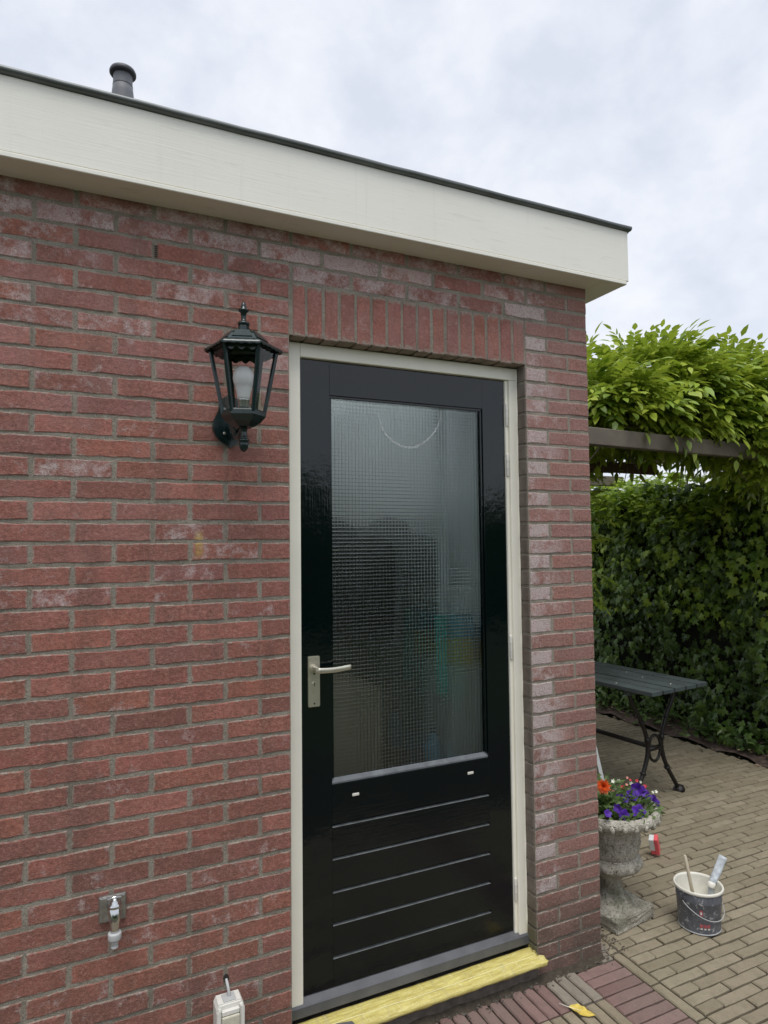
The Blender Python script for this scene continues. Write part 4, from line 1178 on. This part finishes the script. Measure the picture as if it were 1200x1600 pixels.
st = tag(obj('stirring_stick', tube('stirring_stick', [(BX - .012, BY - .005, .026), (BX - .030, BY + .030, .245), (BX - .0335, BY + .0365, .285), (BX - .034, BY + .037, .289)], [.0072, .0072, .0068, .004], 8), M['stickwood']), 'thin pale wooden stick standing in the paint bucket', 'stick')
pt = thing('roller_handle', 'white plastic roller handle leaning out of the paint bucket', 'roller handle', (BX, BY, 0))
hpts = bez([(.058, -.010, .10), (.070, -.012, .165), (.094, -.016, .205), (.136, -.020, .272)], 6)
V, F = [], []
for i, p in enumerate(hpts):
    d = (hpts[min(i + 1, len(hpts) - 1)] - hpts[max(i - 1, 0)]).normalized(); a = d.cross(vdir).normalized(); b = a.cross(d)
    tt = i / (len(hpts) - 1); wd = .009 + .006 * min(1, tt * 1.5)
    for q in range(12):
        an = 2 * math.pi * q / 12; V.append(p + a * wd * math.cos(an) + b * .0045 * math.sin(an))
for i in range(len(hpts) - 1):
    for q in range(12): F.append((i * 12 + q, i * 12 + (q + 1) % 12, (i + 1) * 12 + (q + 1) % 12, (i + 1) * 12 + q))
pob = obj('grip', mesh('grip', V, F, True), plain('stained_plastic', (.50, .54, .57), .45, nz=.35, nscale=55), pt); md = pob.modifiers.new('t', 'SOLIDIFY'); md.thickness = .0018; md.offset = -1
obj('collar', lathe('collar', [(.014, 0), (.0165, .004), (.0165, .020), (.012, .024)], 16), M['white_paint'], pt, (.062, -.011, .150), (0, .42, 0))

# ------------------------------------------------------------------ red and white box, white lath, fallen leaf
rb = thing('sanding_block', 'small red and white block tilted on the paving behind the urn', 'block', (2.150, .535, .018), R(-25))
obj('red_face', prism('red_face', [(-.030, 0), (.018, 0), (.018, .088), (-.030, .088)], -.030, -.012, .002), M['red_box'], rb)
obj('white_body', box('white_body', -.029, .017, -.0118, .014, .022, .086, .002), M['white_card'], rb)
obj('red_foot', box('red_foot', -.029, .017, -.0117, .012, 0, .0215, .002), M['red_box'], rb)
rb.rotation_euler = (R(-6), R(-16), R(38))
lath = tag(obj('white_lath', box('white_lath', -.011, .011, -.004, .004, 0, 2.15, .001), M['white_card'], None, (1.861, .46, .002), (0, -math.atan2(.265, 1), 0)), 'slim white lath leaning against the house side wall behind the urn', 'lath')
lo = [(0, 0), (.10, .14), (.18, .16), (.30, .27), (.40, .24), (.52, .30), (.66, .20), (.78, .17), (1.0, 0), (.78, -.13), (.64, -.17), (.50, -.24), (.38, -.19), (.26, -.20), (.14, -.10)]
cl = Vector((.999, -.205, .004)); ld = Vector((1.016 - .963, -.245 + .172, 0)); ll = ld.length * 1.05; ld.normalize(); ln = Vector((-ld.y, ld.x, 0))
V, F = [], []
mid = [(t_, .004 + .004 * math.sin(t_ * 3.1)) for t_ in np.linspace(0, 1, 9)]
for a, b in lo:
    p = Vector((.965, -.172, 0)) + ld * ll * a + ln * ll * b * .95; V.append((p.x, p.y, .006 + .012 * abs(b) + .004 * math.sin(a * 7)))
c0 = len(V); p = Vector((.965, -.172, .0045)) + ld * ll * .5; V.append(p[:])
F = [(i, (i + 1) % len(lo), c0) for i in range(len(lo))]
lf_ = thing('fallen_leaf', 'single yellow fallen leaf on the paving by the doorstep', 'leaf', (0, 0, 0))
o = obj('blade', mesh('blade', V, F), M['fallen'], lf_); md = o.modifiers.new('t', 'SOLIDIFY'); md.thickness = .0006
p0 = Vector((.965, -.172, .007))
obj('stalk', tube('stalk', [p0 - ld * .033 + Vector((0, 0, .002)), p0, p0 + ld * ll * .45], [.0010, .0013, .0006], 5), M['white_petal'], lf_)

# ------------------------------------------------------------------ garden table
tb = thing('garden_table', 'dark slatted garden table with curved cast iron legs by the hedge', 'table', (2.720, 1.52, 0), R(6.6))
TZ = .74; hw, hl = .285, .63
for k in range(5):
    x0 = -hw + k * (2 * hw / 5)
    obj('slat', box('slat', x0 + .009, x0 + 2 * hw / 5 - .009, -hl, hl, TZ - .026, TZ + r3.uniform(-.001, .001), .003, 2), M['table_paint'], tb)
for yy in (-hl + .20, hl - .20):
    obj('cross_rail', box('cross_rail', -hw + .02, hw - .02, yy - .02, yy + .02, TZ - .055, TZ - .0265, .003), M['table_paint'], tb)
    for s_ in (-1, 1):
        pts = bez([(s_ * .235, yy, TZ - .05), (s_ * .205, yy, .62), (s_ * .125, yy, .50), (s_ * .072, yy, .37), (s_ * .078, yy, .27), (s_ * .125, yy, .17), (s_ * .19, yy, .075), (s_ * .228, yy, .02)], 6)
        V1 = tube_vf(pts, [.014] * len(pts), 8)
        V2 = tube_vf([(s_ * .228, yy, .030), (s_ * .236, yy, .016), (s_ * .240, yy, .0)], [.018, .036, .040], 12)
        V3 = tube_vf([(s_ * .072, yy, .39), (s_ * .071, yy, .36)], [.019, .019], 8)
        V4 = tube_vf([(s_ * .118, yy, .178), (s_ * .124, yy, .166)], [.020, .020], 8)
        V5 = tube_vf([(s_ * .128, yy, .505), (s_ * .122, yy, .49)], [.019, .019], 8)
        V, F = merge([V1, V2, V3, V4, V5]); obj('leg', mesh('leg', V, F, True), M['iron'], tb)
    ring = [(.058 * math.cos(a), yy, .315 + .083 * math.sin(a)) for a in np.linspace(0, 2 * math.pi, 29)]
    V, F = merge([tube_vf(ring, [.0095] * 29, 8), tube_vf([(-.075, yy, .315), (.075, yy, .315)], [.015, .015], 8)])
    obj('leg_ring', mesh('leg_ring', V, F, True), M['iron'], tb)
obj('stretcher', tube('stretcher', [(0, -hl + .20, .315), (0, hl - .20, .315)], .015, 8), M['iron'], tb)
for q in range(6):
    obj('petal_litter', lathe('petal_litter', [(.005, 0), (.004, .002), (.002, .003)], 6), M['white_petal'], tb, (r3.uniform(-.26, .26), r3.uniform(-.6, .3), TZ + .0005))

# ------------------------------------------------------------------ pergola
pg = thing('pergola', 'weathered grey timber pergola carrying the wisteria', 'pergola', (0, 0, 0))
def beam(name, p0, p1, w, h, mat):
    p0, p1 = Vector(p0), Vector(p1); d = p1 - p0; a = math.atan2(d.y, d.x); L_ = d.to_2d().length
    obj(name, box(name, 0, L_, -w / 2, w / 2, 0, h, .004), M[mat], pg, p0, (0, 0, a))
beam('beam', (1.29, .765, 2.213), (4.5, 1.03, 2.213), .060, .10, 'timber')
beam('beam', (1.29, 2.95, 2.213), (4.5, 3.05, 2.213), .060, .10, 'timber')
for X in (2.1, 3.25, 3.95): beam('rafter', (X, .92, 2.316), (X + .02, 3.4, 2.316), .045, .065, 'timber_brown')
beam('cross_beam', (1.285, 1.33, 2.140), (3.25, 1.46, 2.140), .045, .070, 'timber_brown')
PX_, PY_ = 3.42, 2.46
obj('post', box('post', -.045, .045, -.045, .045, 0, 2.31, .004), M['timber_brown'], pg, (PX_, PY_, 0))
obj('post', box('post', -.045, .045, -.045, .045, 0, 2.21, .004), M['timber_brown'], pg, (4.45, 1.026, 0))

# ------------------------------------------------------------------ wisteria
ws = thing('wisteria', 'bright green wisteria heaped over the pergola beside the house', 'climber', (PX_, PY_, 0))
def leaflet(n):
    """one leaflet: 7 verts, 6 tris"""
    V = np.array([(0, 0, 0), (.21, .30, .03), (0, .33, -.01), (-.21, .30, .03), (.16, .66, -.01), (-.16, .66, -.01), (0, 1, -.12), (0, .66, -.05)], float)
    F = np.array([(0, 1, 2), (0, 2, 3), (1, 4, 7), (1, 7, 2), (2, 7, 5), (2, 5, 3), (4, 6, 7), (7, 6, 5)]); return V, F
lv, lfc = leaflet(0)
def compound(seed):
    q = np.random.default_rng(seed); Ms, Ts, szs = [], [], []
    n_ = 6; cu = q.uniform(.15, .5)
    for k in range(n_):
        t_ = .18 + .74 * k / n_; y_ = t_; z_ = -cu * t_ * t_
        for s_ in (-1, 1):
            d = np.array([[s_ * 1.0, .55 + .5 * t_ + q.normal(0, .1), -.35 - .4 * cu + q.normal(0, .12)]])
            Ms.append(frames(d, np.array([[0, 0, 1.]]) , np.array([q.normal(0, .3)]), [.30 * (1 - .25 * abs(t_ - .5)) * q.uniform(.85, 1.1)])[0]); Ts.append((0, y_, z_))
    Ms.append(frames(np.array([[q.normal(0, .1), 1, -2 * cu]]), np.array([[0, 0, 1.]]), np.array([0.]), [.32])[0]); Ts.append((0, .96, -cu * .95))
    V, F = scatter(lv, lfc, np.array(Ms), np.array(Ts)); return V, F
comp = [compound(s_) for s_ in range(6)]
def canopy(blobs, seed, size=(.15, .33)):
    q = np.random.default_rng(seed); VV, FF, off = [], [], 0
    for (c_, r_, n_) in blobs:
        u = q.normal(0, 1, (n_, 3)); u /= np.linalg.norm(u, axis=1, keepdims=True)
        rad = q.uniform(.62, 1.05, n_) ** .8
        bumps = 1 + .16 * np.sin(u[:, 0] * 7 + c_[0] * 3) * np.sin(u[:, 1] * 6 + 1) + .12 * np.sin(u[:, 2] * 9 + c_[1])
        T = np.array(c_) + u * np.array(r_) * (rad * bumps)[:, None]
        d = u * np.array([1, 1, .45]) + q.normal(0, .38, (n_, 3)) * np.array([1, 1, .5]); d[:, 2] += -.02 + .12 * (u[:, 2] > .3)
        Mx = frames(d, np.array([0, 0, 1.]) + q.normal(0, .12, (n_, 3)), q.normal(0, .22, n_), q.uniform(*size, n_))
        keep = ~((T[:, 1] < 1.42) & (T[:, 2] < 2.44) & (T[:, 2] > 2.16) & (T[:, 0] < 3.32)); Mx, T = Mx[keep], T[keep]
        w = q.integers(0, 6, len(T))
        for k in range(6):
            s_ = w == k
            if s_.any():
                V, F = scatter(comp[k][0], comp[k][1], Mx[s_], T[s_]); VV.append(V); FF.append(F + off); off += len(V)
    return np.concatenate(VV), np.concatenate(FF)
blobs = [((2.46, 1.31, 2.60), (.24, .31, .15), 300), ((3.16, 1.40, 2.70), (.40, .41, .30), 760), ((4.05, 1.40, 2.72), (.44, .42, .30), 560),
         ((2.67, 1.19, 2.52), (.38, .22, .13), 300), ((3.56, 1.16, 2.59), (.40, .24, .225), 400), ((3.10, 1.19, 2.52), (.52, .21, .12), 300),
         ((1.85, 1.60, 2.56), (.45, .45, .15), 130), ((2.4, 2.4, 2.66), (1.0, .8, .10), 380),
         ((3.55, .97, 2.35), (.20, .11, .09), 50), ((4.02, 1.06, 2.32), (.27, .15, .13), 100)]
V, F = canopy(blobs, 4); V -= np.array([PX_, PY_, 0]); obj('crown', big_mesh('crown', V, F), M['wist'], ws)
hang = [((2.55, 1.55, 2.00), (.14, .14, .16), 30), ((2.66, 1.62, 1.84), (.11, .12, .22), 30), ((2.95, 2.0, 1.50), (.12, .12, .28), 24), ((3.85, 1.02, 2.14), (.17, .12, .10), 30), ((2.45, 1.65, 2.16), (.22, .26, .06), 26)]
V, F = canopy(hang, 9, (.15, .23)); V -= np.array([PX_, PY_, 0]); obj('hanging_leaves', big_mesh('hanging_leaves', V, F), M['wist'], ws)
tr = bez([(-.08, -.06, 0), (-.05, -.10, .5), (-.10, -.07, 1.0), (-.06, -.11, 1.6), (-.10, -.06, 2.2), (.05, -.2, 2.5)], 8)
obj('trunk', tube('trunk', tr, [.042 - .018 * i / len(tr) for i in range(len(tr))], 10), M['bark'], ws)
tw = bez([(-.04, -.12, .2), (-.11, -.04, .7), (-.04, -.10, 1.2), (-.12, -.06, 1.8), (-.02, -.1, 2.4)], 8)
obj('stem', tube('stem', tw, [.018] * len(tw), 8), M['bark'], ws)
for q in range(26):
    a = Vector((r3.uniform(-1.2, .9), r3.uniform(-1.58, -1.2), r3.uniform(2.24, 2.40))); b = a + Vector((r3.uniform(-.5, .5), r3.uniform(-.25, .25), r3.uniform(-.35, .12)))
    mid_ = a.lerp(b, .5) + Vector((r3.uniform(-.1, .1), r3.uniform(-.05, .05), r3.uniform(-.02, .12)))
    pts = bez([a, mid_, b], 5); obj('twig', tube('twig', pts, [.006 - .004 * i / len(pts) for i in range(len(pts))], 5), M['bark'], ws)

# ------------------------------------------------------------------ ivy hedge
hd = thing('ivy_hedge', 'tall dense ivy hedge along the far edge of the patio', 'hedge', (4.35, 2.0, 0))
IV = [(0, 0), (.22, -.10), (.46, .10), (.27, .26), (.40, .58), (.14, .54), (0, 1.0), (-.14, .54), (-.40, .58), (-.27, .26), (-.46, .10), (-.22, -.10)]
iv = np.array([(x_, y_, -.10 * abs(x_) - .12 * y_ * y_) for x_, y_ in IV] + [(0, .30, .03)], float)
ivf = np.array([(i, (i + 1) % 12, 12) for i in range(12)])
HT = lambda y_: 2.17 + .05 * np.sin(y_ * 2.1) + .03 * np.sin(y_ * 5.3 + 1)
def hedge_face(n, seed, lo=None):
    q = np.random.default_rng(seed)
    y_ = q.uniform(-1.2, 6.2, n); z_ = .06 + (HT(y_) - .02) * q.uniform(0, 1, n)
    bul = .09 * np.sin(y_ * 3.3 + z_ * 2.1) + .07 * np.sin(y_ * 7.1 - z_ * 5.2) + .04 * np.sin(y_ * 15 + z_ * 13)
    if lo is not None:
        z_ = HT(y_) - .02 - (HT(y_) - lo) * q.uniform(0, 1, n) ** 1.8
    x_ = 4.22 - .03 + bul * .8 + q.uniform(-.05, .09, n) - .06 * (z_ < .25)
    T = np.stack([x_, y_, z_], -1)
    nrm = np.stack([np.full(n, -1.), q.normal(0, .45, n), q.normal(.35, .4, n)], -1)
    d = np.stack([q.normal(-.25, .25, n), q.normal(0, .55, n), -np.abs(q.normal(.8, .35, n))], -1)
    return scatter(iv, ivf, frames(d, nrm, q.normal(0, .3, n), q.uniform(.03, .095, n)), T)
org = np.array([4.35, 2.0, 0])
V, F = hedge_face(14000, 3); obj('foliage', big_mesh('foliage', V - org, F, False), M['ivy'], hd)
V, F = hedge_face(5200, 8, 1.0); V[:, 0] -= .03; obj('new_lit_growth', big_mesh('new_lit_growth', V - org, F, False), M['ivy_mid'], hd)
def hedge_top(n, seed):
    q = np.random.default_rng(seed); y_ = q.uniform(-1.2, 6.2, n); x_ = 4.02 + .80 * q.uniform(0, 1, n) ** 1.6
    z_ = HT(y_) + .05 * np.sin(x_ * 9 + y_ * 6) + q.uniform(-.10, .10, n) - np.clip((4.22 - x_) * 1.6, 0, .35) * q.uniform(.3, 1, n)
    T = np.stack([x_, y_, z_], -1); a = q.uniform(0, 6.28, n)
    nrm = np.stack([q.normal(-.3, .4, n), q.normal(0, .4, n), np.ones(n)], -1)
    d = np.stack([np.cos(a), np.sin(a), q.normal(0, .35, n)], -1)
    return scatter(iv, ivf, frames(d, nrm, q.normal(0, .3, n), q.uniform(.05, .085, n)), T)
V, F = hedge_top(6500, 6); obj('top_lit_growth', big_mesh('top_lit_growth', V - org, F, False), M['ivy_top'], hd)
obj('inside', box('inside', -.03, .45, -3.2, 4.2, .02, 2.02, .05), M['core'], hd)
V, F = [], []
# low weeds at the hedge foot
q = np.random.default_rng(12); n = 1500
cl_ = q.uniform(-.6, 4.6, 60); k = q.integers(0, 60, n)
T = np.stack([4.12 + q.normal(0, .09, n) - .05, cl_[k] + q.normal(0, .09, n), .04 + np.abs(q.normal(0, .07, n))], -1)
a = q.uniform(0, 6.28, n); d = np.stack([np.cos(a), np.sin(a), q.uniform(-.2, .9, n)], -1)
V, F = scatter(LF, LFf, frames(d, np.array([0, 0, 1.]) + q.normal(0, .3, (n, 3)), q.normal(0, .3, n), q.uniform(.04, .09, n)), T)
o = obj('ground_cover', big_mesh('ground_cover', V, F), M['plant']); o['kind'] = 'stuff'; tag(o, 'low green weeds growing along the foot of the ivy hedge', 'weeds')
# dead leaves and litter on the soil
q = np.random.default_rng(14); n = 900
T = np.stack([q.uniform(3.80, 4.35, n), q.uniform(-.6, 4, n), np.full(n, .035)], -1); T[:, 2] += np.where(T[:, 0] < 3.95, -.028, .02)
a = q.uniform(0, 6.28, n); d = np.stack([np.cos(a), np.sin(a), q.normal(0, .2, n)], -1)
keep = (T[:, 0] > 3.93) | (q.uniform(0, 1, n) < .25)
V, F = scatter(LF, LFf, frames(d, np.array([0, 0, 1.]) + q.normal(0, .3, (n, 3)), q.normal(0, .3, n), q.uniform(.015, .035, n))[keep], T[keep])
o = obj('leaf_litter', big_mesh('leaf_litter', V, F), plain('dead_leaf', (.28, .20, .14), .8, nz=.5, nscale=40)); o['kind'] = 'stuff'; tag(o, 'dry leaf litter scattered on the soil at the hedge foot', 'leaf litter')

# ------------------------------------------------------------------ hedge across the garden, mirrored in the door gloss
gh = thing('garden_hedge', 'dark hedge across the garden, mirrored in the gloss of the door', 'hedge', (0, -9.5, 0))
q = np.random.default_rng(31); n = 6000
x_ = q.uniform(-11, 11, n); zt = 2.5 + .35 * np.sin(x_ * .8) + .25 * np.sin(x_ * 2.1 + 1); z_ = zt * np.sqrt(q.uniform(0, 1, n))
T = np.stack([x_, q.uniform(-.05, .35, n), z_], -1); a = q.uniform(0, 6.28, n)
d = np.stack([np.cos(a), q.normal(.3, .4, n), np.sin(a)], -1)
V, F = scatter(iv, ivf, frames(d, np.stack([q.normal(0, .4, n), np.ones(n), q.normal(.3, .4, n)], -1), q.normal(0, .3, n), q.uniform(.18, .32, n)), T)
obj('foliage', big_mesh('foliage', V, F, False), M['ivy'], gh); obj('inside', box('inside', -11, 11, -.6, -.1, 0, 2.1, .05), M['core'], gh)
